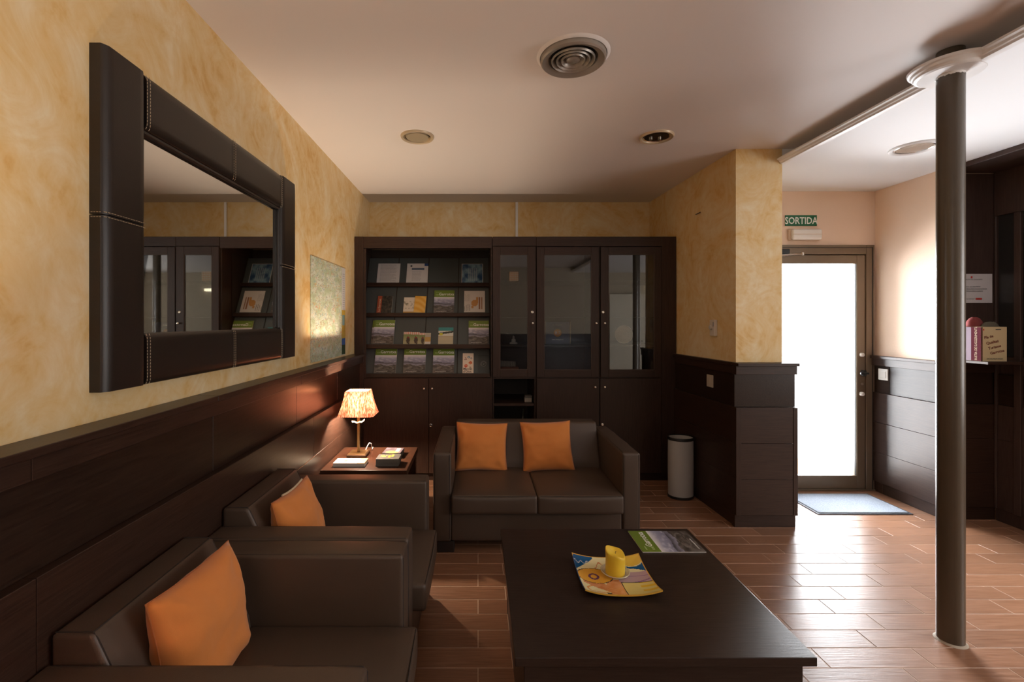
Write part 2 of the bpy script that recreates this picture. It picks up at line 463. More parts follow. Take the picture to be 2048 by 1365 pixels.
# made-up glowing window at the rear fill light, and the doorway behind the camera (seen only in reflections)
w1 = struct(B('window_added', -1.0, .30, YR+.001, YR+.03, 1.16, 2.34, emit_mat('added_window_glow', (.8, .86, .95), .25), None, .003))
for xa in (-1.0, -.37, .26): B('added_window_frame', xa, xa+.04, YR+.03, YR+.05, 1.16, 2.34, mat('white_frame', (.7, .68, .64), .5), w1)
dr = struct(B('door_2', 2.95, 3.75, YR+.112, YR+.135, 0, 2.05, mat('cream_door', (.72, .66, .52), .5), None, .003))
L('door_handle', [(0, 0), (.012, 0), (.012, .05), (0, .05)], chrome, dr, 12, M=Tr(3.66, YR+.14, 1.0)@Rx(R(-90)))
sc = root('wall_lamp', (3.9, YR+.001, 2.15), 'small lit wall lamp beside the rear door', 'lamp')
B('back_plate', -.05, .05, 0, .02, -.06, .06, steel, sc)
B('glass_diffuser', -.09, .09, .02, .08, -.03, .03, emit_mat('lit_diffuser', (1, .88, .62), 6), sc, .012, 2)

# ------------------------------------------------------------------ street door
D1 = root('door_1', (2.86, YD, 0), 'x', 'x'); del D1['label']; del D1['category']; D1['kind'] = 'structure'
def db(name, x0, x1, y0, y1, z0, z1, m, par=D1, bev=.003): return B(name, x0, x1, y0, y1, z0, z1, m, par, bev, 1, off=(2.86, YD, 0))
FX0, FX1, FZ = 2.32, 3.372, 2.09
db('door_jamb', FX0, FX0+.075, YD-.02, YD+.06, 0, FZ, frame_m); db('door_jamb', FX1-.072, FX1, YD-.02, YD+.06, 0, FZ, frame_m)
db('door_head', FX0+.0755, FX1-.0725, YD-.02, YD+.06, FZ-.080, FZ, frame_m)
for a in (FX0+.018, FX1-.022): db('jamb_bead', a, a+.004, YD-.024, YD-.02, .01, FZ-.02, gasket, D1, 0)
db('head_bead', FX0+.02, FX1-.02, YD-.024, YD-.0205, FZ-.025, FZ-.021, gasket, D1, 0)
leaf = db('door_leaf', FX0+.079, FX0+.155, YD-.012, YD+.035, .012, FZ-.086, frame_m)
LX0, LX1, LZ1 = FX0+.079, FX1-.076, FZ-.086
db('leaf_stile', LX1-.068, LX1, YD-.012, YD+.035, .012, LZ1, frame_m)
db('leaf_rail', LX0+.0765, LX1-.0685, YD-.012, YD+.035, LZ1-.072, LZ1, frame_m)
db('leaf_rail', LX0+.0765, LX1-.0685, YD-.012, YD+.035, .012, .125, frame_m)
db('glass_pane', LX0+.077, LX1-.069, YD+.010, YD+.016, .126, LZ1-.073, glass_d, D1, 0)
for a in (LX1-.075, LX0+.072): db('glazing_bead', a, a+.004, YD-.004, YD+.009, .125, LZ1-.072, gasket, D1, 0)
hd = db('handle', 3.222, 3.292, YD-.062, YD-.047, .992, 1.008, black); hd.data
db('handle_rose', 3.253, 3.283, YD-.05, YD-.0125, .975, 1.025, black, D1, .006)
for z in (1.155, .822):
    L('lock_cylinder', [(0, 0), (.017, 0), (.017, .018), (.010, .024), (0, .024)], white_p, D1, 20, M=Tr(3.262-2.86, -.012, z)@Rx(R(90)))
L('keyhole_plate', [(0, 0), (.011, 0), (.011, .006), (0, .006)], steel, D1, 16, M=Tr(3.268-2.86, -.012, .905)@Rx(R(90)))
db('weather_seal', FX0+.07, FX1-.07, YD+.037, YD+.05, FZ-.10, FZ-.079, gasket, D1, 0)
for a in (FX0+.070, FX1-.095): db('weather_seal', a, a+.025, YD+.037, YD+.05, .012, FZ-.1005, gasket, D1, 0)
db('threshold', FX0, FX1, YD-.03, YD+.09, 0, .011, frame_m, D1, .002)
cl = root('door_closer', (2.6, YD-.02, 2.03), 'dark door closer with shiny folding arm at the top of the street door', 'door closer')
B('closer_body', -.19, .02, -.05, -.001, -.028, .018, black, cl, .006)
T('closer_arm', [(-.12, -.055, -.045), (.0, -.13, -.040), (.115, -.06, -.028)], .007, chrome, cl, 8)
T('closer_arm', [(-.12, -.04, -.035), (.0, -.06, -.030), (.12, -.05, -.024)], .005, steel, cl, 8)
L('pivot', [(0, -.012), (.014, -.012), (.014, .012), (0, .012)], chrome, cl, 16, M=Tr(.12, -.052, -.026))
# paving outside
struct(B('trim_3', 1.5, 5.2, YD+.21, YD+2.6, -.08, -.004, mat('street_paving', (.5, .49, .47), .8), None, 0))

# exit sign
sg = root('exit_sign', (2.755, YD-.001, 2.30), 'green exit sign with white capitals above the street door', 'sign')
B('sign_board', -.135, .135, -.006, 0, -.045, .045, mat('sign_green', (.01, .15, .06), .4), sg, .001)
text('lettering', 'SORTIDA', .082, mat('sign_white', (.85, .87, .82), .5), sg, Tr(0, -.0066, -.029)@Rx(R(90)), 'CENTER', .0003, .82, 0, .0012)
em = root('emergency_light', (2.775, YD-.001, 2.176), 'white emergency light below the exit sign', 'light fixture')
B('housing', -.135, .135, -.02, 0, -.05, .05, mat('fixture_cream', (.72, .55, .42), .5), em, .012, 3, smooth=True)
B('diffuser', -.122, .128, -.055, -.0205, -.047, .043, mat('fixture_white', (.85, .82, .78), .25), em, .014, 3, smooth=True)
T('centre_ridge', [(-.12, -.0555, -.002), (.126, -.0555, -.002)], .0025, mat('fixture_cream', (1, 1, 1)), em)

# mat
mt = root('door_mat', (2.885, 3.645, 0), 'grey blue carpet mat with dark rubber edge inside the street door', 'mat')
B('rubber_edge', -.355, .355, -.205, .205, .0005, .005, rug_edge, mt, .001)
B('carpet', -.335, .335, -.188, .188, .0052, .010, rug_m, mt, .002)

# ------------------------------------------------------------------ column
co = root('round_column', (CX, CY, 0), 'round dark brown metal column on the right rising from the tiled floor', 'column')
L('shaft', [(0, .0), (CR, .0), (CR*1.0, 1.2), (CR, CEIL-.001), (0, CEIL-.001)], column_m, co, 40)
L('sealant_ring', [(CR, .0), (CR+.010, .0), (CR+.006, .004), (CR, .007)], mat('sealant', (.45, .38, .3), .8), co, 32)
bm = bmesh.new()
for i in range(40):
    a = 2*math.pi*i/40; r0 = CR+.001
    q = [(r0*math.cos(a+d), r0*math.sin(a+d), z) for d, z in [(0, LOW-.0015), (.157, LOW-.0015), (.157, LOW-.008-random.random()*.006), (0, LOW-.008-random.random()*.006)]]
    bm.faces.new([bm.verts.new(p) for p in q])
link('paint_edge', bm, mould_m, co)

# ------------------------------------------------------------------ ceiling fittings
vt = root('ceiling_vent', (.436, 2.12, CEIL), 'round grey air vent with concentric rings in the lounge ceiling', 'vent')
L('plaster_rim', [(.166, 0), (.160, -.006), (.152, -.010), (.150, -.008), (.150, 0)], ceil_m, vt, 64)
L('outer_ring', [(.149, -.003), (.147, -.026), (.140, -.032), (.112, -.020), (.106, -.004), (.100, -.003)], vent_m, vt, 64)
L('dark_throat', [(.105, -.0005), (0, -.0005)], black, vt, 48)
for r in (.092, .070, .048):
    L('louvre_ring', [(r+.008, -.022), (r+.004, -.030), (r-.004, -.020), (r-.010, -.004), (r-.013, -.003), (r+.003, -.015)], vent_m, vt, 56)
L('centre_cone', [(.032, -.014), (.030, -.024), (.018, -.030), (0, -.033)], vent_m, vt, 40)
def downlight(x, y, z, label, bright, r=.110):
    d = root('ceiling_downlight', (x, y, z), label, 'ceiling light', 'recessed downlights')
    L('trim_ring', [(r, 0), (r*.99, -.008), (r*.94, -.014), (r*.84, -.010), (r*.79, -.002), (r*.79, 0)], trim_cream if bright < 2 else lowceil_m, d, 48)
    L('reflector', [(r*.79, -.0035), (r*.74, -.006), (r*.68, -.001)], chrome, d, 40)
    if bright == 1: L('glass_cover', [(r*.68, -.004), (r*.66, -.010), (0, -.012)], mat('frosted_glass', (.42, .35, .24), .35), d, 40)
    elif bright == 2: L('glass_cover', [(r*.80, -.004), (0, -.006)], mat('hall_lamp_glass', (.5, .46, .42), .2, .6), d, 40)
    else:
        L('glass_cover', [(r*.70, -.003), (0, -.003)], mat('lamp_interior', (.10, .08, .055), .15, .7), d, 40)
        for a in (-.5, .55): L('lamp_tube', [(0, -.002), (.012, -.002), (.012, -.012), (0, -.014)], chrome, d, 12, (r*.5*a, .03))
    return d
downlight(-.40, 3.05, CEIL, 'left recessed downlight with cream ring and frosted cover in lounge ceiling', 1)
downlight(1.177, 3.05, CEIL, 'right recessed downlight with dark open interior, nearest the wall end', 0)
downlight(2.785, 2.953, LOW, 'wide white ringed downlight in the brighter hall ceiling', 2, .128)

# ------------------------------------------------------------------ wall unit
YF = 4.16; PX = 222.4
def cx(x): return (x-956)/PX
def cz(y): return EYE-(y-643)/PX
YBK = YB-.004
ZT, ZL = cz(474), cz(756)
def knob(parent, x, z, y=YF-.012, off=(0, 0, 0), name='knob'):
    return L(name, [(0, 0), (.004, 0), (.004, .010), (.009, .014), (.010, .020), (.006, .024), (0, .025)], chrome, parent, 16, M=Tr(x-off[0], y-off[1], z)@Rx(R(90)))
def lock(parent, x, z, y=YF-.012, off=(0, 0, 0)):
    return L('lock', [(0, 0), (.013, 0), (.013, .003), (.009, .005), (.009, .003), (0, .003)], chrome, parent, 20, M=Tr(x-off[0], y-off[1], z)@Rx(R(90)))
def unit(x0, x1, label):
    o = root('cabinet', ((x0+x1)/2, YF, 0), label, 'cabinet', 'wall cabinets'); off = ((x0+x1)/2, YF, 0)
    return o, off
# unit 1: open brochure rack over two doors
u1, of1 = unit(-1.108, cx(984.5), 'dark wooden cabinet holding the tilted brochure rack over two doors')
def ub(o, off, name, x0, x1, y0, y1, z0, z1, m=wood_v, bev=.0015): return B(name, x0, x1, y0, y1, z0, z1, m, o, bev, 1, off)
def body(o, off, x0, x1, lx, rx):
    ub(o, off, 'side_panel', x0, lx, YF, YBK, .075, ZT); ub(o, off, 'side_panel', rx, x1-.0005, YF, YBK, .075, ZT)
    ub(o, off, 'back_panel', lx+.0005, rx-.0005, YBK-.014, YBK, .075, ZT-.03, wood_in)
    ub(o, off, 'top_board', lx+.0005, rx-.0005, YF, YBK-.0145, ZT-.028, ZT, wood_x)
    ub(o, off, 'mid_board', lx+.0005, rx-.0005, YF+.001, YBK-.0145, ZL-.012, ZL+.012, wood_x)
    ub(o, off, 'bottom_board', lx+.0005, rx-.0005, YF+.001, YBK-.0145, .078, .10, wood_x)
    ub(o, off, 'plinth', x0+.01, x1-.01, YF+.03, YF+.05, 0, .0745, wood_x)
body(u1, of1, -1.108, cx(984.5), -1.108+.02, cx(981.5))
ub(u1, of1, 'face_stile', -1.107, cx(728), YF-.016, YF-.0005, .075, ZT)
ub(u1, of1, 'inner_stile', cx(728)+.001, cx(732.5), YF-.012, YF-.0005, ZL+.0, cz(498))
ub(u1, of1, 'head_rail', cx(728)+.001, cx(984), YF-.014, YF-.0005, cz(497), ZT, wood_x)
for a, b, kx, lkx in [(728.6, 857.6, 849, None), (858.4, 984, 865, 861)]:
    d = ub(u1, of1, 'door', cx(a), cx(b), YF-.018, YF-.001, cz(946), ZL-.004)
    knob(d, cx(kx), cz(777), YF-.018, of1)
    if lkx: lock(d, cx(lkx)+.004, cz(850), YF-.018, of1)
# small halogen spots in the rack head
for a in (800, 917):
    L('shelf_spot', [(.030, 0), (.028, -.006), (.020, -.008), (0, -.006)], chrome, u1, 24, M=Tr(cx(a)*1.02-of1[0], .16, ZT-.0285))
TIERS = [(4.50, 1.81, 4.62, 2.075), (4.37, 1.515, 4.50, 1.775), (4.24, 1.226, 4.365, 1.485), (4.195, .965, 4.30, 1.19)]
RX0, RX1 = -1.085, cx(981)-.004
def tier_M(r, x):
    dl, zl, dt, zt = TIERS[r]; th = math.atan2(dt-dl, zt-zl)
    return Tr(x, dl, zl)@Rx(R(90)-th), math.hypot(dt-dl, zt-zl)
rack = root('brochure_rack', ((RX0+RX1)/2, 4.3, ZL+.012), 'dark rack of four tilted tiers with grey slots inside the left cabinet', 'rack')
RO = Vector(rack.location)
for r, (dl, zl, dt, zt) in enumerate(TIERS):
    M, H = tier_M(r, 0); M = Matrix.Translation(-RO)@M
    w = (RX1-RX0)
    bm = bmesh.new(); box(bm, RX0, RX1, -.03, H, -.016, -.006); link('tier_board', bm, wood_in, rack, M=M)
    for i in range(4):
        a, b = RX0+w*i/4+.004, RX0+w*(i+1)/4-.004
        bm = bmesh.new(); box(bm, a, b, .0, H-.004, -.0055, -.001, .001, 1); link('slot_panel', bm, dgrey, rack, M=M)
        bm = bmesh.new(); box(bm, a, b, -.006, -.0005, -.0055, .016, .001, 1); link('slot_lip', bm, dgrey, rack, M=M)
    bm = bmesh.new(); box(bm, RX0, RX1, -.044, -.007, .0, .026, .002, 1); link('tier_rail', bm, wood_x, rack, M=M)
for x in (RX0-.002, RX1+.0005):
    B('rack_side', x, x+.0015, 4.32, 4.66, ZL+.0125, 2.08, wood_in, rack, 0, off=tuple(RO))

# unit 2: narrow glass door over open niche
def glass_door(o, off, x0, x1, z0, z1, gx0, gx1, gz0, gz1, side):
    d = ub(o, off, 'glass_door', x0, gx0, YF-.020, YF-.001, z0, z1)          # stile
    ub(d, (0, 0, 0), 'door_stile', gx1-off[0], x1-off[0], -.020, -.001, z0, z1)
    ub(d, (0, 0, 0), 'door_rail', gx0+.0003-off[0], gx1-.0003-off[0], -.020, -.001, gz1, z1, wood_x)
    ub(d, (0, 0, 0), 'door_rail', gx0+.0003-off[0], gx1-.0003-off[0], -.020, -.001, z0, gz0, wood_x)
    ub(d, (0, 0, 0), 'glass_pane', gx0-off[0], gx1-off[0], -.010, -.006, gz0, gz1, glass_c, 0)
    for a, b, c, e in [(gx0, gx1, gz1-.003, gz1), (gx0, gx1, gz0, gz0+.003), (gx0, gx0+.003, gz0, gz1), (gx1-.003, gx1, gz0, gz1)]:
        ub(d, (0, 0, 0), 'glass_bead', a-off[0], b-off[0], -.017, -.0105, c, e, mat('bead_brown', (.09, .055, .04), .4), 0)
    return d
u2, of2 = unit(cx(985), cx(1072), 'narrow dark cabinet with one glass door above an open niche')
body(u2, of2, cx(985), cx(1072), cx(988), cx(1068.5))
ub(u2, of2, 'head_rail', cx(985), cx(1072), YF-.014, YF-.0005, cz(493), ZT, wood_x)
d = glass_door(u2, of2, cx(985.5), cx(1071), cz(754), cz(494), cx(1000), cx(1055), cz(739), cz(510), 1)
knob(d, cx(1065), cz(647), YF-.020, of2); lock(d, cx(1064), cz(625), YF-.020, of2)
ub(u2, of2, 'niche_shelf', cx(988)+.0006, cx(1068)-.0006, YF+.01, YBK-.015, cz(813), cz(808), wood_x)
for a in (1.81, 1.477): ub(u2, of2, 'glass_shelf', cx(988)+.002, cx(1068)-.002, YF+.06, YBK-.016, a-.004, a, mat('shelf_glass', (.25, .3, .27), .1, 0, .5, Alpha=.25), 0)
ub(u2, of2, 'wood_shelf', cx(988)+.001, cx(1068)-.001, YF+.05, YBK-.016, 1.208, 1.226, wood_in)
# unit 3: two glass doors over two doors
u3, of3 = unit(cx(1072.5), 1.778, 'wide dark cabinet with two glass doors over two plain doors')
body(u3, of3, cx(1072.5), 1.776, cx(1076), cx(1342))
ub(u3, of3, 'head_rail', cx(1072.5), cx(1322), YF-.014, YF-.0005, cz(493.5), ZT, wood_x)
ub(u3, of3, 'face_stile', cx(1322)+.001, 1.776, YF-.014, YF-.0005, .075, ZT)
d = glass_door(u3, of3, cx(1073), cx(1197), cz(754.5), cz(495), cx(1088), cx(1182), cz(740), cz(510), 1)
knob(d, cx(1191), cz(647), YF-.020, of3)
d = glass_door(u3, of3, cx(1200.5), cx(1321.5), cz(754.5), cz(495), cx(1216), cx(1307), cz(740), cz(510), 1)
knob(d, cx(1208), cz(647), YF-.020, of3); lock(d, cx(1205), cz(625), YF-.020, of3)
for a, b, kx, lkx in [(1073, 1197.5, 1189, None), (1199.5, 1321.5, 1208, 1203)]:
    d = ub(u3, of3, 'door', cx(a), cx(b), YF-.018, YF-.001, cz(946), ZL-.004)
    knob(d, cx(kx), cz(774), YF-.018, of3)
    if lkx: lock(d, cx(lkx)+.004, cz(849), YF-.018, of3)
ub(u3, of3, 'partition', cx(1197.5), cx(1200), YF, YBK-.015, .101, ZT-.029, wood_in)
for xa, xb in [(cx(1076)+.002, cx(1197)-.002), (cx(1201)+.002, cx(1342)-.002)]:
    for a in (1.81, 1.477): ub(u3, of3, 'glass_shelf', xa, xb, YF+.06, YBK-.016, a-.004, a, MT['shelf_glass'], 0)
    ub(u3, of3, 'wood_shelf', xa, xb, YF+.05, YBK-.016, 1.208, 1.226, wood_in)

# things in the glass cabinets
v = root('votive_holder', (.333, 4.33, 1.811), 'square orange lattice votive holder on upper glass shelf of narrow cabinet', 'candle holder')
B('cup', -.044, .044, -.04, .04, 0, .09, mat('orange_glass', (.75, .30, .10), .4), v, .004)
bm = bmesh.new()
for i in range(5):
    for j in range(5): box(bm, -.040+i*.017, -.028+i*.017, -.044, -.0405, .004+j*.017, .016+j*.017, .003, 1)
link('lattice', bm, mat('lattice_cream', (.75, .52, .30), .5), v)
f = root('seated_figurine', (.335, 4.36, 1.227), 'small pale seated figurine on the wooden shelf of narrow cabinet', 'figurine')
fm = mat('pale_stone', (.60, .57, .52), .5)
L('lap', [(0, 0), (.036, 0), (.038, .008), (.028, .017), (.014, .021), (0, .022)], fm, f, 20, sy=.7)
L('torso', [(0, .018), (.018, .02), (.020, .035), (.016, .047), (.006, .052), (0, .052)], fm, f, 18, sy=.7)
L('head', [(0, .050), (.008, .053), (.011, .062), (.008, .071), (.003, .076), (0, .080)], fm, f, 16)
g = root('rating_board', (cx(1118)*1.035, 4.38, 1.227), 'dark blue board with orange disc reading 8,7 in the middle cabinet', 'sign')
B('board', -.118, .118, 0, .012, 0, .205, mat('board_blue', (.010, .018, .085), .35), g, .002)
L('disc', [(0, 0), (.037, 0), (.037, .0015), (0, .0015)], mat('disc_orange', (.62, .27, .02), .5), g, 32, M=Tr(0, -.0005, .103)@Rx(R(90)))
text('lettering', '8,7', .044, ink_w, g, Tr(0, -.0028, .088)@Rx(R(90)), 'CENTER')
text('lettering', 'Booking.com', .017, ink_w, g, Tr(0, -.0008, .172)@Rx(R(90)), 'CENTER')
text('lettering', 'Guest Rating Score', .014, ink_w, g, Tr(0, -.0008, .036)@Rx(R(90)), 'CENTER')
for s in (-1, 1): B('side_bracket', s*.118-.003, s*.118+.003, -.012, 0, .001, .21, mat('bracket_tan', (.45, .33, .18), .5), g, .001)
md = root('round_plaque', (cx(1252)*1.04, 4.40, 1.227), 'round embossed cream plaque standing in right hand glass cabinet', 'plaque')
pm = mat('plaque_cream', (.40, .31, .20), .5)
L('disc', [(0, 0), (.086, 0), (.086, .008), (.078, .013), (.076, .008), (0, .008)], pm, md, 40, M=Tr(0, 0, .0885)@Rx(R(90)))
bm = bmesh.new()
for i in range(16):
    a = i*math.pi/8; box(bm, .05*math.cos(a)-.007, .05*math.cos(a)+.007, .05*math.sin(a)-.004, .05*math.sin(a)+.004, .0, .004, .002, 1)
for i in range(6): box(bm, -.022+i*.008, -.017+i*.008, -.025+(i % 3)*.01, .015+(i % 2)*.01, 0, .004, .001, 1)
link('relief', bm, pm, md, M=Tr(0, -.008, .0885)@Rx(R(90)))
bk = root('terracotta_box', (cx(1020)*1.04, 4.36, ZL+.0125), 'low terracotta box behind the narrow glass door', 'box')
B('box_body', -.09, .08, -.05, .06, 0, .07, mat('terracotta', (.24, .075, .035), .6), bk, .006)
bm = bmesh.new()
for i in range(9): box(bm, -.088+i*.016, -.075+i*.016, -.02, .02, .07, .125-.001*i, .003, 1)
link('pleated_paper', bm, mat('pleat_grey', (.35, .33, .30), .6), bk)
bs = root('paper_pile', (cx(1278)*1.03, 4.34, ZL+.0125), 'low pile of papers on the floor of the right glass cabinet', 'papers')
bm = bmesh.new()
for i in range(5): box(bm, -.09+.004*i, .09-.005*i, -.06, .07, i*.008, i*.008+.007, .001, 1)
link('sheets', bm, mat('pile_grey', (.25, .22, .20), .7), bs)
bs = root('white_box', (cx(1056)*1.03, 4.28, cz(808)+.0005), 'small white box on the open niche shelf', 'box')
B('box_body', -.034, .03, -.04, .04, 0, .038, mat('box_offwhite', (.32, .29, .26), .6), bs, .002); B('lid', -.03, .032, -.04, .04, .0385, .060, mat('lid_grey', (.10, .09, .085), .6), bs, .002)
bs = root('dark_bottle', (cx(1046)*1.04, 4.34, .601), 'small dark bottle standing low in the open niche', 'bottle')
L('bottle_body', [(0, 0), (.022, 0), (.023, .07), (.018, .085), (.009, .092), (.009, .105), (0, .105)], mat('bottle_green', (.04, .045, .03), .3), bs, 20)
bs.location.z = .101
for ch in [q for q in bpy.data.objects if q.parent == bs]: ch.scale = (1, 1, 4.9); ch.name = 'tall_bottle_body'
bs.name = 'tall_bottle'; bs['label'] = 'tall dark bottle standing low in the open niche'

# ------------------------------------------------------------------ printed matter
def hills(u, v):
    r1 = .60+.05*fb(u*2.3, 1.3); r2 = .46+.07*fb(u*2.6+4, 2.2)
    n = fb(u*5, v*9, 3)
    if v > r1:
        t = (v-r1)/(1-r1); c = mixc((.20, .20, .29), (.34, .34, .46), t*1.6) if t < .6 else mixc((.34, .34, .46), (.74, .72, .74), (t-.6)*3)
        c = mixc(c, (.62, .62, .70), max(0, n)*.9)
    elif v > r2: c = mixc((.075, .072, .085), (.27, .26, .34), (r1-v)/.16+.5*n)
    else: c = mixc((.050, .042, .038), (.16, .14, .125), .42+1.0*n+.35*(.4-u))
    d = math.hypot((u-.55)/.33, (v-.28)/.12)
    if abs(d-1) < .10 and v < r2+.05: c = mixc(c, (.24, .22, .20), .5)
    return tuple(max(0, q) for q in c)
def brochure(M, label, w=.205, h=.245, t=.010, group='green headed hill brochures'):
    o = root('brochure', (0, 0, 0), label, 'brochure', group); o.matrix_world = M
    B('pages', 0, w, 0, h, 0, t-.0006, paper_e, o, .0006)
    picture('cover_photo', w, h*.70, 36, 36, hills, print_m, o, Tr(0, 0, t-.0005), .0007)
    B('title_band', 0, w, h*.70, h, t-.0005, t+.0004, green_c, o, 0)
    text('title', 'Garrotxa', .041, ink_w, o, Tr(w*.23, h*.775, t+.0007), sx=.94, bold=.0004)
    text('title', 'tot', .024, mat('pale_green_ink', (.5, .6, .3), .6), o, Tr(w*.08, h*.775, t+.0007))
    text('small_print', 'turisme', .011, mat('pale_green_ink', (1, 1, 1)), o, Tr(w*.08, h*.90, t+.0007))
    text('small_print', 'www.turismegarrotxa.com', .009, ink_w, o, Tr(w*.12, h*.06, t+.0009))
    return o
def on_rack(r, x0, x1, dz=0.0, fwd=.0):
    """left edge and width of a thing standing in rack tier r, read off at the lip's own distance"""
    dl = TIERS[r][0]
    X0, X1 = (x0-956)/925*dl, (x1-956)/925*dl
    M, H = tier_M(r, X0)
    return M@Tr(0, dz, fwd), X1-X0
BR = [(1, 867, 908, 'green and misty hills brochure in third slot of second rack tier', 0, 0),
      (2, 745.5, 787, 'green and misty hills brochure in leftmost slot of third rack tier, on top of another', 0, .0105),
      (2, 741.5, 783, 'green and misty hills brochure peeping out at left behind another on third tier', 0, 0),
      (2, 937, 978, 'green and misty hills brochure in rightmost slot of third rack tier', 0, 0),
      (3, 747.5, 791, 'green and misty hills brochure in leftmost slot of bottom rack tier', 0, 0),
      (3, 806, 850, 'green and misty hills brochure in second slot of bottom rack tier', 0, 0),
      (3, 865, 908, 'green and misty hills brochure in third slot of bottom rack tier', 0, 0)]
for r, a, b, lab, dz, fw in BR:
    M, w = on_rack(r, a, b, dz, fw); brochure(M, lab, w, w*1.27, .008)
def sheet(name, M, w, h, fn, label, cat, nx=24, ny=30, t=.003, group=None):
    o = root(name, (0, 0, 0), label, cat, group); o.matrix_world = M
    B('sheet', 0, w, 0, h, 0, t, paper_e, o, 0)
    picture('print', w, h, nx, ny, fn, print_m, o, Tr(0, 0, t), .0005)
    return o
WH = (.66, .63, .61)
def textlines(M, w, h, y0, y1, n, o, m=ink_g, x0=.12, x1=.88, hgt=.0022, seed=1):
    rr = random.Random(seed); bm = bmesh.new()
    for i in range(n):
        y = h*(y0+(y1-y0)*i/max(1, n-1)); e = x0+(x1-x0)*(rr.uniform(.55, 1) if i % 4 == 3 else rr.uniform(.9, 1))
        x = x0*w
        while x < e*w:
            l = rr.uniform(.006, .02); box(bm, x, min(x+l, e*w), y, y+hgt, 0, .0003); x += l+.003
    return link('printed_lines', bm, m, o, M=M)
M, w = on_rack(0, 753, 798); o = sheet('info_sheet', M, w, .222, lambda u, v: WH, 'white sheet of typed lines in leftmost slot of top tier', 'sheet', 2, 2, .002)
textlines(Tr(0, 0, .0026), w, .222, .93, .1, 22, o)
M, w = on_rack(0, 812, 855); o = sheet('info_sheet', M, w, .222, lambda u, v: (.10, .13, .18) if .22 < u < .82 and .67 < v < .78 else ((.03, .07, .2) if u > .82 and v > .85 else WH), 'white sheet with dark header photo in second slot of top tier', 'sheet', 22, 30, .002)
textlines(Tr(0, 0, .0026), w, .222, .6, .12, 12, o, x0=.25, x1=.7, seed=4)
L('emblem', [(0, 0), (.010, 0), (.010, .0003), (0, .0003)], ink, o, 16, M=Tr(w*.2, .222*.87, .0026))
M, w = on_rack(0, 923, 966)
sheet('blue_leaflet', M, w, .218, lambda u, v: WH if u < .03 or u > .97 or v < .025 or v > .975 else mixc(mixc((.02, .07, .17), (.22, .36, .46), .5+1.1*fb(u*4, v*4, 2)), (.55, .62, .66), (1 if .3 < u < .78 and .12 < v < .78 and int(u*22) % 2 else .0)*.45), 'blue cloudy leaflet in rightmost slot of top tier', 'leaflet', 44, 44)
M, w = on_rack(1, 753, 783)
o = sheet('guide_booklet', M, w, .182, lambda u, v: (.38, .075, .03) if u < .3 else mixc((.012, .011, .01), (.09, .07, .05), .35+.9*fb(u*7, v*7, 4)), 'dark guide booklet with red spine band on the second tier', 'booklet', 24, 30, .010)
text('title', 'La Garrotxa', .028, mat('cream_ink', (.75, .66, .48), .6), o, Tr(w*.22, .012, .0108)@Rz(R(90)))
M, w = on_rack(1, 806, 828)
sheet('white_card', M, w, .172, lambda u, v: mixc((.72, .66, .55), (.12, .10, .03), 1.4*fb(u*5, v*6, 8)) if .28 < v < .78 else ((.55, .30, .05) if v < .10 else (.74, .68, .58)), 'cream card with dark sketch left of the orange leaflet', 'card', 22, 30)
M, w = on_rack(1, 827, 850, .006, .005)
sheet('orange_leaflet', M@Rz(R(-2)), w, .178, lambda u, v: mixc((.72, .36, .03), (.80, .50, .12), .5+.5*math.sin(18*(v+.35*u*u))), 'orange leaflet with swirls in second slot of second tier', 'leaflet', 22, 34)
M, w = on_rack(1, 928, 970, .01, .001)
def catp(u, v):
    if math.hypot((u-.50)/.16, (v-.42)/.15) < 1 or (abs(u-.62) < .05 and .42 < v < .70) or (.36 < u < .46 and .18 < v < .3): return (.55, .27, .08)
    if .66 < u < .95 and .13 < v < .70 and int(u*17) % 2 == 0: return (.30, .13, .06)
    return (.64, .60, .57)
o = sheet('activity_sheet', M, w, .232, catp, 'white sheet with tan cat drawing at the right of second tier', 'sheet', 40, 44)
textlines(Tr(w*.98, .03, .0036)@Rz(R(90)), .18, w, .70, .93, 5, o, ink_g, .5, .95, seed=9)
textlines(Tr(w*.33, .005, .0036)@Rz(R(90)), .18, w, .05, .30, 4, o, ink, .05, .45, .004, seed=5)
def horses(u, v):
    if v > .80: return (.60, .18, .12) if int(u*9) % 2 else (.62, .57, .5)
    c = mixc((.42, .36, .22), (.14, .20, .06), v*1.2)
    if math.hypot((u-.60)/.22, (v-.33)/.30) < 1+.4*fb(u*8, v*8): c = (.05, .03, .02)
    if abs(u-.60) < .1 and .5 < v < .62: c = (.25, .02, .02)
    return c
for i, (a, b) in enumerate([(806, 822), (821.5, 838), (837, 850)]):
    M, w = on_rack(2, a, b, 0, .001+.0035*(i % 2))
    sheet('small_card', M, w, .125-.004*i, horses, ['leftmost small horse riding card on the third rack tier', 'middle small horse riding card on the third rack tier', 'right small horse riding card, beside the tan one'][i], 'card', 20, 26, .003, 'riding cards on the third tier')
M, w = on_rack(2, 849.5, 861, 0, .0035)
sheet('small_card', M, w, .115, lambda u, v: (.62, .58, .52) if v < .22 else ((.45, .28, .08) if v < .62 else (.42, .38, .30)), 'tan and white card at the right end of the riding cards', 'card', 10, 22)
M, w = on_rack(2, 876, 906)
def carp(u, v):
    if v > .80: return (.03, .22, .23)
    if v > .50:
        if math.hypot((u-.18)/.13, (v-.60)/.08) < 1: return (.60, .55, .05)
        if abs(v-(.62+.13*u)) < .055: return (.04, .04, .03)
        return (.62, .62, .55)
    return (.50, .44, .30) if (int(v*40) % 3 or v < .05) else (.38, .33, .22)
sheet('teal_leaflet', M, w, .172, carp, 'teal and cream leaflet with yellow wheel on the third tier', 'leaflet', 30, 40)
M, w = on_rack(3, 925, 947)
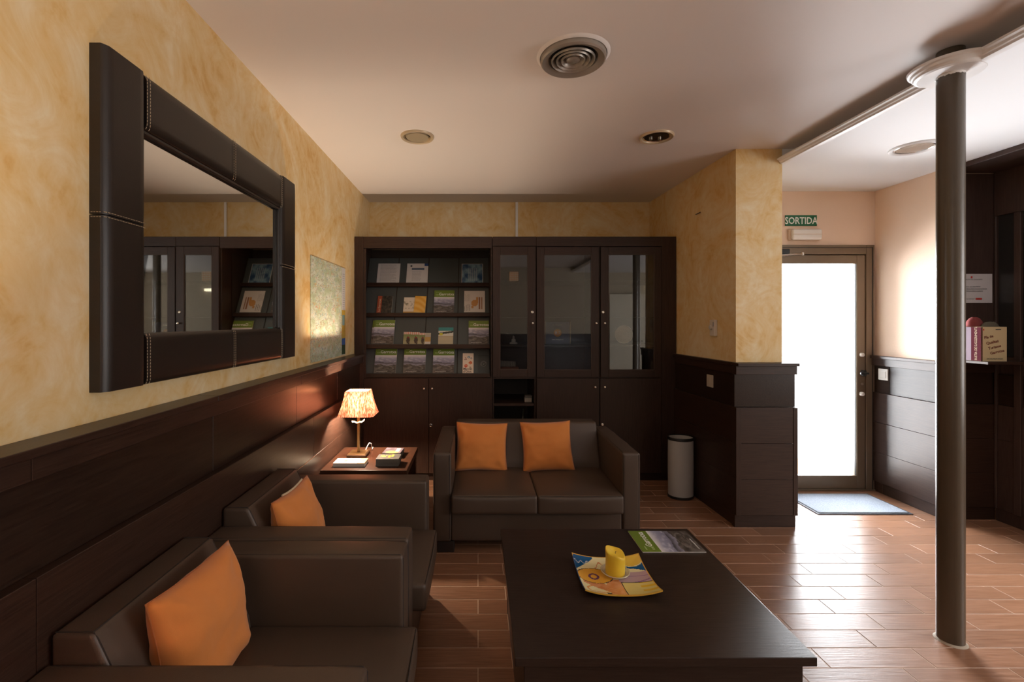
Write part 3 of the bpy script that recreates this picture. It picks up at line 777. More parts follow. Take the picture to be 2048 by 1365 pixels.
def merc(u, v):
    for (a, b, r, c) in [(.25, .72, .13, (.30, .10, .10)), (.55, .80, .12, (.15, .30, .38)), (.72, .52, .16, (.62, .13, .04)), (.30, .38, .16, (.62, .10, .05)), (.8, .75, .08, (.2, .2, .25)), (.7, .30, .09, (.2, .15, .12))]:
        if math.hypot((u-a), (v-b)*1.9)*1.0 < r and fb(u*9, v*17) > -.25: return c
    return (.74, .60, .47)
o = sheet('market_leaflet', M, w, .196, merc, 'narrow cream market leaflet with coloured doodles on the bottom tier', 'leaflet', 24, 44)
text('title', 'Mercat', .030, ink, o, Tr(.006, .034, .0038), sx=.95, bold=.0005)
text('title', "d'Olot", .030, ink, o, Tr(.006, .009, .0038), sx=.95, bold=.0005)
M, w = on_rack(3, 957, 978)
o = sheet('dark_booklet', M, w, .178, lambda u, v: (.035, .042, .044), 'dark grey booklet with circular emblem at right end of bottom tier', 'booklet', 2, 2)
bm = bmesh.new(); tube(bm, [(w/2+.022*math.cos(a), .09+.022*math.sin(a), 0) for a in [i*math.pi/12 for i in range(24)]], .0009, 4, True)
tube(bm, [(w/2+.010*math.cos(a)*(1-a/9), .09+.010*math.sin(a)*(1-a/9), 0) for a in [i*math.pi/6 for i in range(15)]], .0009, 4)
for i in range(14):
    a = .4+i*math.pi/12; box(bm, w/2+.029*math.cos(a)-.001, w/2+.029*math.cos(a)+.001, .09+.029*math.sin(a)-.002, .09+.029*math.sin(a)+.002, -.0003, .0004)
link('emblem', bm, mat('emblem_grey', (.35, .36, .35), .5), o, M=Tr(0, 0, .0038))

# wall map
def mapf(u, v):
    if u > .875:
        if v > .93 or v < .005: return (.62, .60, .57)
        if v > .52: return (.60, .58, .56) if not (int(v*120) % 3 == 0 and .25 < (u-.875)*8 < .8) else (.36, .35, .36)
        if v > .50: return (.55, .33, .04)
        if v > .26: return (.55, .35, .05) if not (.34 < v < .46 and .15 < (u-.875)*8 < .8) else (.20, .34, .34)
        if v > .19: return (.58, .40, .07) 
        if v > .12: return (.05, .12, .36)
        return (.04, .07, .03)
    n = fb(u*9, v*15, 1)+.25*fb(u*30, v*42, 8); k = abs(fb(u*16, v*24, 5))
    c = mixc((.46, .52, .33), (.66, .66, .54), .5+n)
    if k < .05: c = (.40, .33, .22)
    if abs(fb(u*7+3, v*11, 9)) < .022: c = (.30, .42, .42)
    if fb(u*17, v*24, 15) > .68: c = (.60, .33, .20)
    if abs(fb(u*3, v*4, 22)) < .012: c = (.62, .42, .18)
    return c
mp = root('wall_map', (XL, 3.06, 1.163), 'large green topographic map taped to the left wall above the lamp', 'map')
picture('map_sheet', .80, .715, 130, 120, mapf, map_m, mp, Tr(.001, 0, 0)@Rz(R(90))@Rx(R(90)), .0012)

# ------------------------------------------------------------------ mirror
mi = root('wall_mirror', (XL, 2.015, 1.236), 'large rectangular mirror in padded dark stitched leather on left wall', 'mirror')
def pad(name, y0, y1, z0, z1, t=.046, miter=None):
    """a padded leather length: rounded face, squared ends"""
    bm = bmesh.new(); box(bm, 0, t, y0, y1, z0, z1)
    bmesh.ops.subdivide_edges(bm, edges=list(bm.edges), cuts=9, use_grid_fill=True)
    ym, zm, hy, hz = (y0+y1)/2, (z0+z1)/2, (y1-y0)/2, (z1-z0)/2
    for v in bm.verts:
        a, b = (v.co.y-ym)/hy, (v.co.z-zm)/hz; s = v.co.x/t
        long_y = hy > hz
        c, e = (b, a) if long_y else (a, b)
        r = max(0, 1-abs(c)**10)**.5
        v.co.x = v.co.x*(.80+.20*r)*(1-.03*abs(e)**14)
        pull = 1-.02*abs(c)**6*s
        if s > .99 and abs(abs(c)-1) < .01:
            if long_y: v.co.z = zm+(v.co.z-zm)*.96
            else: v.co.y = ym+(v.co.y-ym)*.96
    return link(name, bm, leather_dk, mi, True, 60)
MY0, MY1, MZ1 = 1.32-2.015, 2.711-2.015, 1.0
IY0, IY1, IZ0, IZ1 = 1.489-2.015, 2.497-2.015, .166, .822
zc = MZ1/2+.01; g = .0015
pad('padded_stile', MY0, IY0, 0, zc-g); pad('padded_stile', MY0, IY0, zc+g, MZ1)
pad('padded_stile', IY1+.02, MY1, 0, zc-g); pad('padded_stile', IY1+.02, MY1, zc+g, MZ1)
for z0, z1 in ((0, IZ0), (IZ1, MZ1)):
    pad('padded_rail', IY0+g, .012-g, z0, z1, .044); pad('padded_rail', .012+g, IY1+.02-g, z0, z1, .044)
B('backing_board', .0005, .010, MY0+.04, MY1-.04, .04, .96, black, mi, 0)
B('mirror_glass', .011, .016, IY0-.01, IY1+.022, IZ0-.01, IZ1+.01, mirror_m, mi, 0)
B('inner_lip', .016, .034, IY1+.006, IY1+.0195, IZ0+.001, IZ1-.001, leather_dk, mi, .003)
B('inner_lip', .016, .034, IY0+.002, IY1+.005, IZ1-.014, IZ1-.0005, leather_dk, mi, .003)
def stitches(pts_fn, n):
    for off in (-.007, .007):
        bm = bmesh.new()
        for i in range(n):
            a, b = (i+.12)/n, (i+.78)/n
            tube(bm, [pts_fn(a, off), pts_fn(b, off)], .0011, 4)
        o = link('stitch_line', bm, stitch_m, mi); o['kind'] = 'stuff'
xs = .0462
def rx_(c, t=.046): return t*(.80+.20*max(0, 1-abs(2*c-1)**10)**.5)+.0003
for z0, z1 in ((0, IZ0), (IZ1, MZ1)):
    for yy in (IY0+.008, .012, IY1+.016): stitches(lambda s, o, z0=z0, z1=z1, yy=yy: (rx_(s, .0445), yy+o, z0+(z1-z0)*s), 16)
for y0, y1 in ((MY0, IY0), (IY1+.02, MY1)): stitches(lambda s, o, y0=y0, y1=y1: (rx_(s), y0+(y1-y0)*s, zc+o), 16)
for off in (-.007, .007):      # stitches over the mirror's near side
    bm = bmesh.new()
    for i in range(4): tube(bm, [(.005+.008*i, MY0-.0005, zc+off), (.010+.008*i, MY0-.0005, zc+off)], .0011, 4)
    o = link('stitch_line', bm, stitch_m, mi); o['kind'] = 'stuff'

# ------------------------------------------------------------------ upholstery
def cushion(name, x0, x1, y0, y1, z0, z1, m, parent, bulge=(0, 0, .02), bev=.018, off=(0, 0, 0), top_in=0):
    """box cushion: rounded edges and bulging faces"""
    bm = bmesh.new(); box(bm, x0, x1, y0, y1, z0, z1)
    bmesh.ops.bevel(bm, geom=list(bm.edges), offset=bev, segments=3, profile=.6, affect='EDGES')
    bmesh.ops.subdivide_edges(bm, edges=[e for e in bm.edges if e.calc_length() > .06], cuts=9, use_grid_fill=True)
    c = Vector(((x0+x1)/2, (y0+y1)/2, (z0+z1)/2)); h = Vector(((x1-x0)/2, (y1-y0)/2, (z1-z0)/2))
    for v in bm.verts:
        q = Vector(((v.co[i]-c[i])/h[i] for i in range(3)))
        q = Vector([max(-1, min(1, a)) for a in q])
        d = [0, 0, 0]
        for i in range(3):
            j, k = (i+1) % 3, (i+2) % 3
            if abs(q[i]) > .9: d[i] = bulge[i]*math.copysign(1, q[i])*(1-q[j]**4)*(1-q[k]**4)
        v.co += Vector(d)+Vector((0, 0, .0012))*fb(v.co.x*9, v.co.y*9, v.co.z*9)
        v.co -= Vector(off)
    return link(name, bm, m, parent, True, 50)
AH = .622
def chair(x0, x1, y0, y1, label):
    """armchair facing +x, back at x0"""
    cyy = (y0+y1)/2; off = ((x0+x1)/2, cyy, 0)
    o = root('armchair', off, label, 'armchair', 'brown leather armchairs')
    t = .115
    for s, (a, b) in enumerate(((y0, y0+t), (y1-t, y1))):
        arm = cushion('arm', x0, x1, a, b, .065, AH, leather, o, (.003, .004, .004), .014, off)
        iy = (b+.0005, a-.0005)[s]; k = (-1, 1)[s]
        for yy in (a+.008, b-.008):
            T('seam', [(x0+.01-off[0], yy-off[1], AH-.0005), (x1-.010-off[0], yy-off[1], AH-.0005), (x1-.0005-off[0], yy-off[1], AH-.012), (x1+.0005-off[0], yy-off[1], .08)], .0019, seam_m, arm, 5)
    # backrest: slanted front
    bm = bmesh.new()
    za, zb = .30, .690
    ya, yb = y0+t+.001, y1-t-.001
    pts = [(x0+.005, za), (x0+.255, za), (x0+.235, .42), (x0+.105, zb), (x0+.005, zb)]
    va = [bm.verts.new((x-off[0], ya-off[1], z)) for x, z in pts]; vb = [bm.verts.new((x-off[0], yb-off[1], z)) for x, z in pts]
    bm.faces.new(va); bm.faces.new(vb)
    for i in range(5): j = (i+1) % 5; bm.faces.new((va[i], va[j], vb[j], vb[i]))
    bmesh.ops.recalc_face_normals(bm, faces=bm.faces)
    bmesh.ops.bevel(bm, geom=list(bm.edges), offset=.014, segments=3, profile=.6, affect='EDGES')
    br = link('backrest', bm, leather, o, True, 45)
    for yy in (ya+.010, yb-.010):
        T('seam', [(x0+.01-off[0], yy-off[1], zb), (x0+.100-off[0], yy-off[1], zb), (x0+.112-off[0], yy-off[1], zb-.016), (x0+.20-off[0], yy-off[1], .492)], .0019, seam_m, br, 5)
    T('seam', [(x0+.100-off[0], ya+.010-off[1], zb-.0005), (x0+.100-off[0], yb-.010-off[1], zb-.0005)], .0019, seam_m, br, 5)
    sc_ = cushion('seat_cushion', x0+.20, x1+.052, ya+.002, yb-.002, .272, .382, leather, o, (.008, .002, .012), .016, off)
    T('seam', [(x1+.048-off[0], ya+.016-off[1], .378), (x1+.054-off[0], cyy-off[1], .380), (x1+.048-off[0], yb-.016-off[1], .378)], .0019, seam_m, sc_, 5)
    cushion('seat_base', x0+.01, x1-.004, ya, yb, .065, .270, leather, o, (.002, 0, 0), .008, off)
    for xx in (x0+.01, x1-.085):
        for yy in (y0+.01, y1-.085): B('foot', xx, xx+.075, yy, yy+.075, 0, .0645, foot_m, o, .003, 1, off)
    return o
CX0, CX1 = -1.028, -.262
ch1 = chair(CX0, CX1, 1.735, 2.473, 'brown leather armchair nearer the small lamp table, zipped cushion on it')
ch2 = copy_tree(ch1); ch2.location.y -= .746; ch2['label'] = 'brown leather armchair nearest the camera, at the lower left'
# two seat sofa facing the camera
SX0, SX1, SY0, SY1 = -.279, 1.007, 2.865, 3.62
so = root('two_seat_sofa', ((SX0+SX1)/2, (SY0+SY1)/2, 0), 'brown leather two seat sofa in front of the wall cabinets', 'sofa'); fo = tuple(so.location)
for a, b in ((SX0, SX0+.113), (SX1-.113, SX1)):
    arm = cushion('arm', a, b, SY0, SY1, .07, AH, leather, so, (.004, .003, .004), .016, fo)
    for xx in (a+.010, b-.010):
        T('seam', [(xx-fo[0], SY1-.02-fo[1], AH+.0), (xx-fo[0], SY0+.012-fo[1], AH+.0), (xx-fo[0], SY0-.0005-fo[1], AH-.012), (xx-fo[0], SY0-.0005-fo[1], .09)], .0018, seam_m, arm, 5)
bm = bmesh.new()
pts = [(SY1, .30), (SY1-.27, .30), (SY1-.25, .42), (SY1-.13, .680), (SY1, .680)]
xa, xb = SX0+.114, SX1-.114
va = [bm.verts.new((xa-fo[0], y-fo[1], z)) for y, z in pts]; vb = [bm.verts.new((xb-fo[0], y-fo[1], z)) for y, z in pts]
bm.faces.new(va); bm.faces.new(vb)
for i in range(5): j = (i+1) % 5; bm.faces.new((va[i], va[j], vb[j], vb[i]))
bmesh.ops.recalc_face_normals(bm, faces=bm.faces); bmesh.ops.bevel(bm, geom=list(bm.edges), offset=.018, segments=3, profile=.6, affect='EDGES')
br = link('backrest', bm, leather, so, True, 45)
xm = (SX0+SX1)/2
for a, b in ((xa+.001, xm-.001), (xm+.001, xb-.001)):
    c_ = cushion('seat_cushion', a, b, SY0-.045, SY1-.20, .258, .372, leather, so, (.002, .010, .014), .016, fo)
    T('seam', [(a+.016-fo[0], SY0-.041-fo[1], .368), ((a+b)/2-fo[0], SY0-.048-fo[1], .371), (b-.016-fo[0], SY0-.041-fo[1], .368)], .0018, seam_m, c_, 5)
cushion('seat_base', xa, xb, SY0+.004, SY1-.01, .075, .256, leather, so, (0, .003, 0), .010, fo)
for xx in (SX0+.025, SX1-.13):
    for yy in (SY0+.012, SY1-.11): B('foot', xx, xx+.105, yy, yy+.09, 0, .0695, foot_m, so, .003, 1, fo)

def pillow(name, M, w, h, t, label, seed, zipper=False, lift=(0, 0)):
    """square scatter cushion in its own x (width), y (height), z (thickness), lower edge at y=0"""
    o = root(name, (0, 0, 0), label, 'cushion', 'orange scatter cushions'); o.matrix_world = M
    n = 28; bm = bmesh.new(); grid = {}
    for s in (1, -1):
        for j in range(n+1):
            for i in range(n+1):
                u, v = 2*i/n-1, 2*j/n-1
                edge = (i in (0, n) or j in (0, n))
                if s == -1 and edge: grid[s, i, j] = grid[1, i, j]; continue
                pu, pv = u*(1-.075*(1-v*v)*abs(u)**2), v*(1-.06*(1-u*u)*abs(v)**2)
                th = t*.5*(max(0, (1-u**2))**.42*max(0, (1-v**2))**.42)
                th *= 1-.12*v
                wr = .008*fb(u*1.6+seed, v*2.2, seed)+.006*math.sin(4.5*(v-.5*u*u)+seed)*(1-u*u)*(1-v*v)
                for (cu, cv) in ((-1, -1), (1, -1), (-1, 1), (1, 1)):
                    dd = math.hypot(u-cu, v-cv); ang = math.atan2(v-cv, u-cu)
                    wr += .0055*math.sin(ang*6+seed)*math.exp(-((dd-.45)/.28)**2)
                z = s*(th+wr*min(1, th/(t*.2)))
                grid[s, i, j] = bm.verts.new((pu*w/2, (pv+1)*h/2, z))
    for s in (1, -1):
        for j in range(n):
            for i in range(n):
                q = (grid[s, i, j], grid[s, i+1, j], grid[s, i+1, j+1], grid[s, i, j+1])
                bm.faces.new(q if s == 1 else q[::-1])
    link('cover', bm, orange, o, True, 80)
    loop = [(i, 0) for i in range(n)]+[(n, j) for j in range(n)]+[(i, n) for i in range(n, 0, -1)]+[(0, j) for j in range(n, 0, -1)]
    pts = []
    for i, j in loop:
        u, v = 2*i/n-1, 2*j/n-1
        pts.append((u*(1-.075*(1-v*v)*abs(u)**2)*w/2, (v*(1-.06*(1-u*u)*abs(v)**2)+1)*h/2, 0))
    T('edge_seam', pts, .0018, orange_dk, o, 5, True)
    if zipper: T('zip', [(x*.62, h*(1-.03*(1-(x/(w/2))**2))+.0025, .004) for x in [w/2*(k/10-1) for k in range(2, 21)]], .0045, zip_m, o, 6)
    return o
# on the sofa: leaning back, width along x
def lean_y(x, y, z, tilt, roll): return Tr(x, y, z)@Ry(R(roll))@Rx(R(90-tilt))
pillow('scatter_cushion', lean_y(.022, 3.285, .372, 22, 1.5), .375, .345, .13, 'orange square cushion on the left seat of the sofa', 1.3)
pillow('scatter_cushion', lean_y(.505, 3.280, .372, 22, -2), .370, .355, .13, 'orange square cushion on the right seat of the sofa', 4.1)
# on the chairs: leaning on the back (towards -x), width along y
def lean_x(x, y, z, tilt, yaw, roll=0): return Tr(x, y, z)@Rz(R(90+yaw))@Ry(R(roll))@Rx(R(90-tilt))
pillow('scatter_cushion', lean_x(-.755, 2.045, .374, 13, -3, 0), .345, .335, .15, 'orange cushion with open zip on the armchair nearer the lamp table', 2.2, True)
pillow('scatter_cushion', lean_x(-.775, 1.355, .374, 11, -4, 0), .350, .345, .16, 'orange cushion on the armchair nearest the camera', 5.7)

# ------------------------------------------------------------------ side table with lamp
def side_table(x0, x1, y0, y1, label):
    o = root('side_table', ((x0+x1)/2, (y0+y1)/2, 0), label, 'table', 'square lamp tables'); f = tuple(o.location)
    B('tabletop', x0, x1, y0, y1, .435, .475, wood_s, o, .004, 2, f)
    for a, b, c, d in [(x0+.05, x1-.05, y0+.03, y0+.05), (x0+.05, x1-.05, y1-.05, y1-.03)]: B('apron', a, b, c, d, .37, .4345, wood_s, o, .002, 1, f)
    for a in (x0+.03, x1-.05): B('apron', a, a+.02, y0+.051, y1-.051, .37, .4345, wood_s, o, .002, 1, f)
    for a in (x0+.01, x1-.065):
        for b in (y0+.01, y1-.065): B('leg', a, a+.055, b, b+.055, 0, .4345, wood_s, o, .003, 1, f)
    return o
TX0, TX1, TY0, TY1 = -1.022, -.46, 2.99, 3.545
st = side_table(TX0, TX1, TY0, TY1, 'square red brown side table beside the sofa, carrying the lamp')
lp = root('table_lamp', (-.861, 3.335, .4755), 'lit table lamp with pleated orange shade on the side table', 'lamp', 'table lamps with pleated shades')
B('base', -.068, .068, -.068, .068, .0, .018, brass_d, lp, .003)
B('base_plate', -.062, .062, -.062, .062, .0185, .022, brass, lp, .001)
B('pole', -.0085, .0085, -.0085, .0085, .0225, .298, brass, lp, .001)
B('socket', -.013, .013, -.013, .013, .2985, .312, black, lp, .002)
L('bulb', [(0, .3125), (.011, .3125), (.012, .320), (0, .3205)], bulb_m, lp, 20)
bm = bmesh.new()
N = 34; ringb, ringt = [], []
def perim(hx, hy, z, ph):
    out = []
    for s, (ax, ay, bx, by) in enumerate([(-hx, -hy, hx, -hy), (hx, -hy, hx, hy), (hx, hy, -hx, hy), (-hx, hy, -hx, -hy)]):
        nx, ny = (by-ay), -(bx-ax); l = math.hypot(nx, ny); nx /= l; ny /= l
        for i in range(N):
            k = i/N; w = .0016*(1 if i % 2 else -1)
            cr = 1-.10*max(0, abs(2*k-1)-.85)/.15
            out.append(((ax+(bx-ax)*k)*cr+nx*w, (ay+(by-ay)*k)*cr+ny*w, z))
    return out
lv = []
for q in range(6):
    f_ = q/5; hx = .125+(.080-.125)*f_+.006*math.sin(math.pi*f_)*-1; hy = .108+(.068-.108)*f_
    lv.append([bm.verts.new(p) for p in perim(hx, hy, .293+(.467-.293)*f_, 0)])
for a, b in zip(lv, lv[1:]):
    for i in range(len(a)): j = (i+1) % len(a); bm.faces.new((a[i], a[j], b[j], b[i]))
link('lamp_shade', bm, shade_m, lp)
T('shade_wire', [(-.079, -.067, .466), (.079, -.067, .466), (.079, .067, .466), (-.079, .067, .466)], .0015, brass, lp, 5, True)
for s in (-1, 1): T('shade_spider', [(s*.0135, 0, .306), (s*.05, 0, .32), (s*.078, 0, .466)], .0015, brass, lp, 5)
bm = bmesh.new()
for i in range(12):
    a0, a1 = -.046+.092*i/12*1.0, -.046+.092*(i+1)/12
    f0 = lambda x: .233+6*(x+.006)**2+.003*math.sin(x*180)
    vv = [bm.verts.new((x, y, f0(x)+dz)) for x, y, dz in [(a0, -.014, 0), (a1, -.014, 0), (a1, -.010, .010), (a0, -.010, .010)]]
    bm.faces.new(vv)
    if i: pass
bmesh.ops.remove_doubles(bm, verts=bm.verts, dist=.0002)
bmesh.ops.solidify(bm, geom=bm.faces[:], thickness=.0012)
link('paper_tag', bm, mat('tag_cream', (.55, .45, .30), .7), lp)
T('power_cable', [(.03, .0685, .008), (.045, .085, .045), (.055, .10, .062), (.066, .105, .055), (.07, .12, .006), (.06, .19, .003)], .003, white_p, lp, 8)
# second, identical lamp and table just outside the frame at the left
st2 = side_table(TX0, TX1, .28, .84, 'square red brown side table beyond the left edge of the picture')
lp2 = copy_tree(lp); lp2.location = (-.84, .52, .4755); lp2['label'] = 'lit table lamp with pleated orange shade beyond the left edge of the picture'

# things on the side table
def stack(name, x0, x1, y0, y1, n, th, m, label, cat, fn, rz=0, group=None, z=.4755, sheetname='booklet'):
    o = root(name, ((x0+x1)/2, (y0+y1)/2, z), label, cat, group, rz); w, h = x1-x0, y1-y0
    rr = random.Random(len(label))
    for i in range(n-1):
        dx, dy = rr.uniform(-.002, .002), rr.uniform(-.002, .002)
        B(sheetname, -w/2+dx, w/2+dx, -h/2+dy, h/2+dy, i*th+.0002, (i+1)*th-.0003, m, o, .0005)
    picture('top_cover', w, h, 34, 24, fn, print_m, o, Tr(-w/2, -h/2, (n-1)*th), th)
    return o
def cov1(u, v):
    c = (.74, .70, .62)
    if math.hypot((u-.34)/.07, (v-.5)/.16) < 1 or math.hypot((u-.52)/.06, (v-.62)/.14) < 1: c = (.42, .30, .10)
    if u > .76: c = (.66, .42, .14)
    return c
stack('white_booklets', -.960, -.752, 3.060, 3.168, 5, .005, paper_e, 'low stack of white booklets in front of the lamp base', 'booklets', cov1)
def cov2(u, v):
    c = mixc((.12, .11, .095), (.06, .058, .055), .5+fb(u*6, v*6))
    if .12 < u < .40 and .45 < v < .8 and fb(u*12, v*5, 2) > 0: c = (.62, .55, .06)
    if .48 < u < .58 and .3 < v < .8: c = (.62, .25, .03)
    if .62 < u < .70 and .5 < v < .9: c = (.60, .50, .05)
    return c
stack('leaflet_stack', -.680, -.528, 3.072, 3.184, 11, .0044, mat('leaflet_edge', (.15, .145, .13), .7), 'thick stack of grey yellow leaflets at the front of the side table', 'leaflets', cov2, sheetname='leaflet')
def cov3(u, v):
    c = mixc((.16, .13, .16), (.08, .06, .065), .5+fb(u*4, v*4, 3))
    if math.hypot((u-.5)/.35, (v-.2)/.22) < 1: c = (.52, .33, .10)
    if .6 < u < .85 and .3 < v < .9 and int(u*30) % 3: c = (.6, .56, .52)
    return c
stack('leaflet_stack', -.672, -.545, 3.255, 3.395, 8, .0045, MT['leaflet_edge'], 'thinner stack of purple grey leaflets behind the thick one', 'leaflets', cov3, R(-3), sheetname='leaflet')

# ------------------------------------------------------------------ coffee table
ct = root('coffee_table', (.585, 1.87, 0), 'large dark wooden coffee table in the foreground', 'table'); cf = tuple(ct.location)
K0, K1, KY0, KY1, KZ = .114, 1.046, 1.425, 2.312, .402
B('tabletop', K0, K1, KY0, KY1, KZ-.028, KZ, wood_t, ct, .002, 2, cf)
B('front_panel', K0+.030, K1-.030, KY0+.020, KY0+.045, .0, KZ-.0285, wood_t, ct, .002, 1, cf)
B('rear_panel', K0+.030, K1-.030, KY1-.045, KY1-.020, .0, KZ-.0285, wood_t, ct, .002, 1, cf)
for a in (K0+.032, K1-.057): B('side_panel', a, a+.025, KY0+.0455, KY1-.0455, .0, KZ-.0285, wood_t, ct, .002, 1, cf)
# crumbs on the table left alone; brochure lying down
b = brochure(Tr(.736, 2.078, KZ+.0005)@Rz(R(90))@Tr(0, -.285, 0), 'green and misty hills brochure lying on the coffee table', .205, .285, .004)
b.matrix_world = Tr(.738+.285, 2.072, KZ+.0005)@Rz(R(90))@Matrix.Identity(4)
# plate
def platez(u, v):
    a, b_ = abs(2*u-1), abs(2*v-1)
    return .002+.020*(a**2.4*b_**2.4)+.009*max(a, b_)**4
def platef(u, v):
    CR_, YE, OR, BL, LI = (.82, .74, .42), (.86, .56, .07), (.62, .22, .07), (.012, .10, .26), (.50, .34, .36)
    e = min(u, v, 1-u, 1-v)
    if e < .012: return (.05, .10, .22) if u < .5 and v < .95 and u < v else (.72, .40, .06)
    if v > .97-.0 and False: return CR_
    if u < .30 and v > .62+.9*u*.45 and u+(1-v) < .34: 
        return (.45, .52, .58) if abs(v-(.86+.03*math.sin(u*70))) < .012 else BL
    if math.hypot(u-.84, (v-1.0)*1.0) < .24: return YE if math.hypot(u-.84, v-1.0) < .22 else CR_
    if u > .58 and v > .60+.12*math.sin(u*6-3): return BL
    if u > .55 and v > .36 and v < .62:
        return (.30, .16, .30) if abs(v-(.40+.05*math.sin(u*7))) < .012 or abs(v-.52) < .005 else LI
    if u > .56 and v <= .36:
        if abs(v-.36) < .012 or abs(u-.565) < .008: return (.05, .04, .03)
        if u > .80 and int(v*18) % 2 == 0 and v > .06: return (.78, .50, .04)
        return (.76, .62, .20)
    d = math.hypot((u-.24)/.24, (v-.52)/.19)
    if d < 1:
        q = math.hypot((u-.22)/.075, (v-.50)/.085)
        if .55 < q < 1: return (.16, .06, .12)
        return (.78, .40, .05)
    if d < 1.06: return (.06, .04, .03)
    if abs((v-.42)+.75*(u-.05)) < .10 and u > .05 or (u > .36 and v < .42 and v < .6-(u-.3)*.3 and u < .56): return mixc(OR, (.70, .32, .14), .5+fb(u*9, v*9))
    if v > .6 and u > .28 and abs(v-(.80+.07*math.sin(u*38))) < .016: return (.62, .24, .10)
    if v < .30 and abs(math.hypot((u-.22)/.15, (v-.16)/.10)-1) < .10: return (.74, .35, .12)
    if v < .06 and .30 < u < .40: return (.05, .04, .03)
    return CR_
pl = root('painted_plate', (.547, 1.862, KZ), 'square hand painted ceramic plate with upturned corners on the coffee table', 'plate', rz=R(-1))
picture('dish', .288, .276, 84, 80, platef, plate_m, pl, Tr(-.144, -.138, .0), .006, platez)
gd = root('glass_dish', (.558, 1.882, KZ+.0105), 'small round clear glass dish under the yellow candle', 'dish')
gm = mat('dish_glass', (.75, .72, .60), .06, 0, .6, Alpha=.42)
L('dish_body', [(0, .0), (.040, 0), (.050, .004), (.056, .011), (.058, .013), (.054, .013), (.047, .007), (.038, .003), (0, .003)], gm, gd, 48)
T('rim', [(.056*math.cos(i*math.pi/20), .056*math.sin(i*math.pi/20), .0125) for i in range(40)], .0018, mat('dish_rim', (.80, .72, .50), .08, 0, .6, Alpha=.7), gd, 6, True)
cdl = root('pillar_candle', (.558, 1.882, KZ+.014), 'yellow pillar candle with a sunken melted top', 'candle')
wax = mat('yellow_wax', (.78, .52, .035), .42, Subsurface_Weight=.25, Subsurface_Radius=(.02, .012, .004))
bm = bmesh.new(); n = 40; rr_ = .0385; rows = []
def top(a): return .084+.012*math.cos(a-2.5)+.003*math.sin(3*a)
for k in range(9):
    f_ = k/8; rows.append([bm.verts.new((rr_*(1+.02*math.sin(3*a+f_*4))*math.cos(a), rr_*(1+.02*math.sin(3*a+f_*4))*math.sin(a), top(a)*f_)) for a in [2*math.pi*i/n for i in range(n)]])
for r_, dz in [(.95, .002), (.84, .001), (.66, -.002), (.45, -.005), (.22, -.006)]:
    rows.append([bm.verts.new((rr_*r_*math.cos(a), rr_*r_*math.sin(a), (top(a)*r_+.084*(1-r_))+dz)) for a in [2*math.pi*i/n for i in range(n)]])
for a, b_ in zip(rows, rows[1:]):
    for i in range(n): j = (i+1) % n; bm.faces.new((a[i], a[j], b_[j], b_[i]))
bm.faces.new(rows[0]); bm.faces.new(rows[-1])
link('wax_body', bm, wax, cdl, True, 50)
T('wick', [(0, 0, .074), (.001, 0, .084), (.004, 0, .088)], .0012, ink, cdl, 5)

# ------------------------------------------------------------------ bin, switches, thermostat
bn = root('waste_bin', (1.665, 3.80, 0), 'oval grey waste bin with black rims by the lounge wall', 'bin', rz=R(8))
ex = dict(sx=1.0, sy=.86)
L('bin_body', [(.100, .014), (.102, .25), (.101, .484), (.097, .484), (.097, .014)], bin_m, bn, 40, **ex)
L('bottom_rim', [(0, 0), (.104, 0), (.105, .018), (.101, .020), (0, .0135)], black, bn, 40, **ex)
L('top_rim', [(.096, .474), (.1045, .470), (.106, .484), (.104, .492), (.097, .492)], black, bn, 40, **ex)
def plate_on(name, P0, ang, parts, label, cat):
    o = root(name, P0, label, cat, None, ang); return o
aw = math.atan2(YB-YP, XR1-XR0)   # direction of the lounge's right wall
def wall_pt(y, out): return XR0+(XR1-XR0)*(y-YP)/(YB-YP)-out
sw = root('light_switch', (wall_pt(3.565, .0165), 3.565, .98), 'double light switch plate on the dark panel left of the wall end', 'switch', None, aw)
B('switch_plate', -.042, .042, .0, .009, -.047, .047, mat('switch_cream', (.55, .48, .40), .4), sw, .003, 2)
for a in (-.032, .002): B('rocker', a, a+.029, .0095, .013, -.028, .028, mat('switch_cream', (1, 1, 1)), sw, .002)
th = root('thermostat', (wall_pt(3.53, .001), 3.53, 1.39), 'small white thermostat with dial on the lounge right wall', 'thermostat', None, aw)
B('housing', -.032, .032, 0, .026, -.062, .062, mat('thermostat_white', (.68, .62, .55), .4), th, .004, 2)
L('dial', [(0, 0), (.018, 0), (.018, .012), (.015, .014), (0, .014)], mat('thermostat_white', (1, 1, 1)), th, 24, M=Tr(.006, .0265, .004)@Rx(R(-90)))
B('slide_switch', -.026, -.018, .0265, .030, .01, .045, ink_g, th, .001)
hs_ = root('light_switch', (XH-.0205, 3.84, .998), 'white light switch on the hall panelling beside the street door', 'switch')
B('switch_plate', -.009, 0, -.045, .045, -.047, .047, white_p, hs_, .003, 2)
B('rocker', -.013, -.0095, -.030, .030, -.028, .028, white_p, hs_, .002)

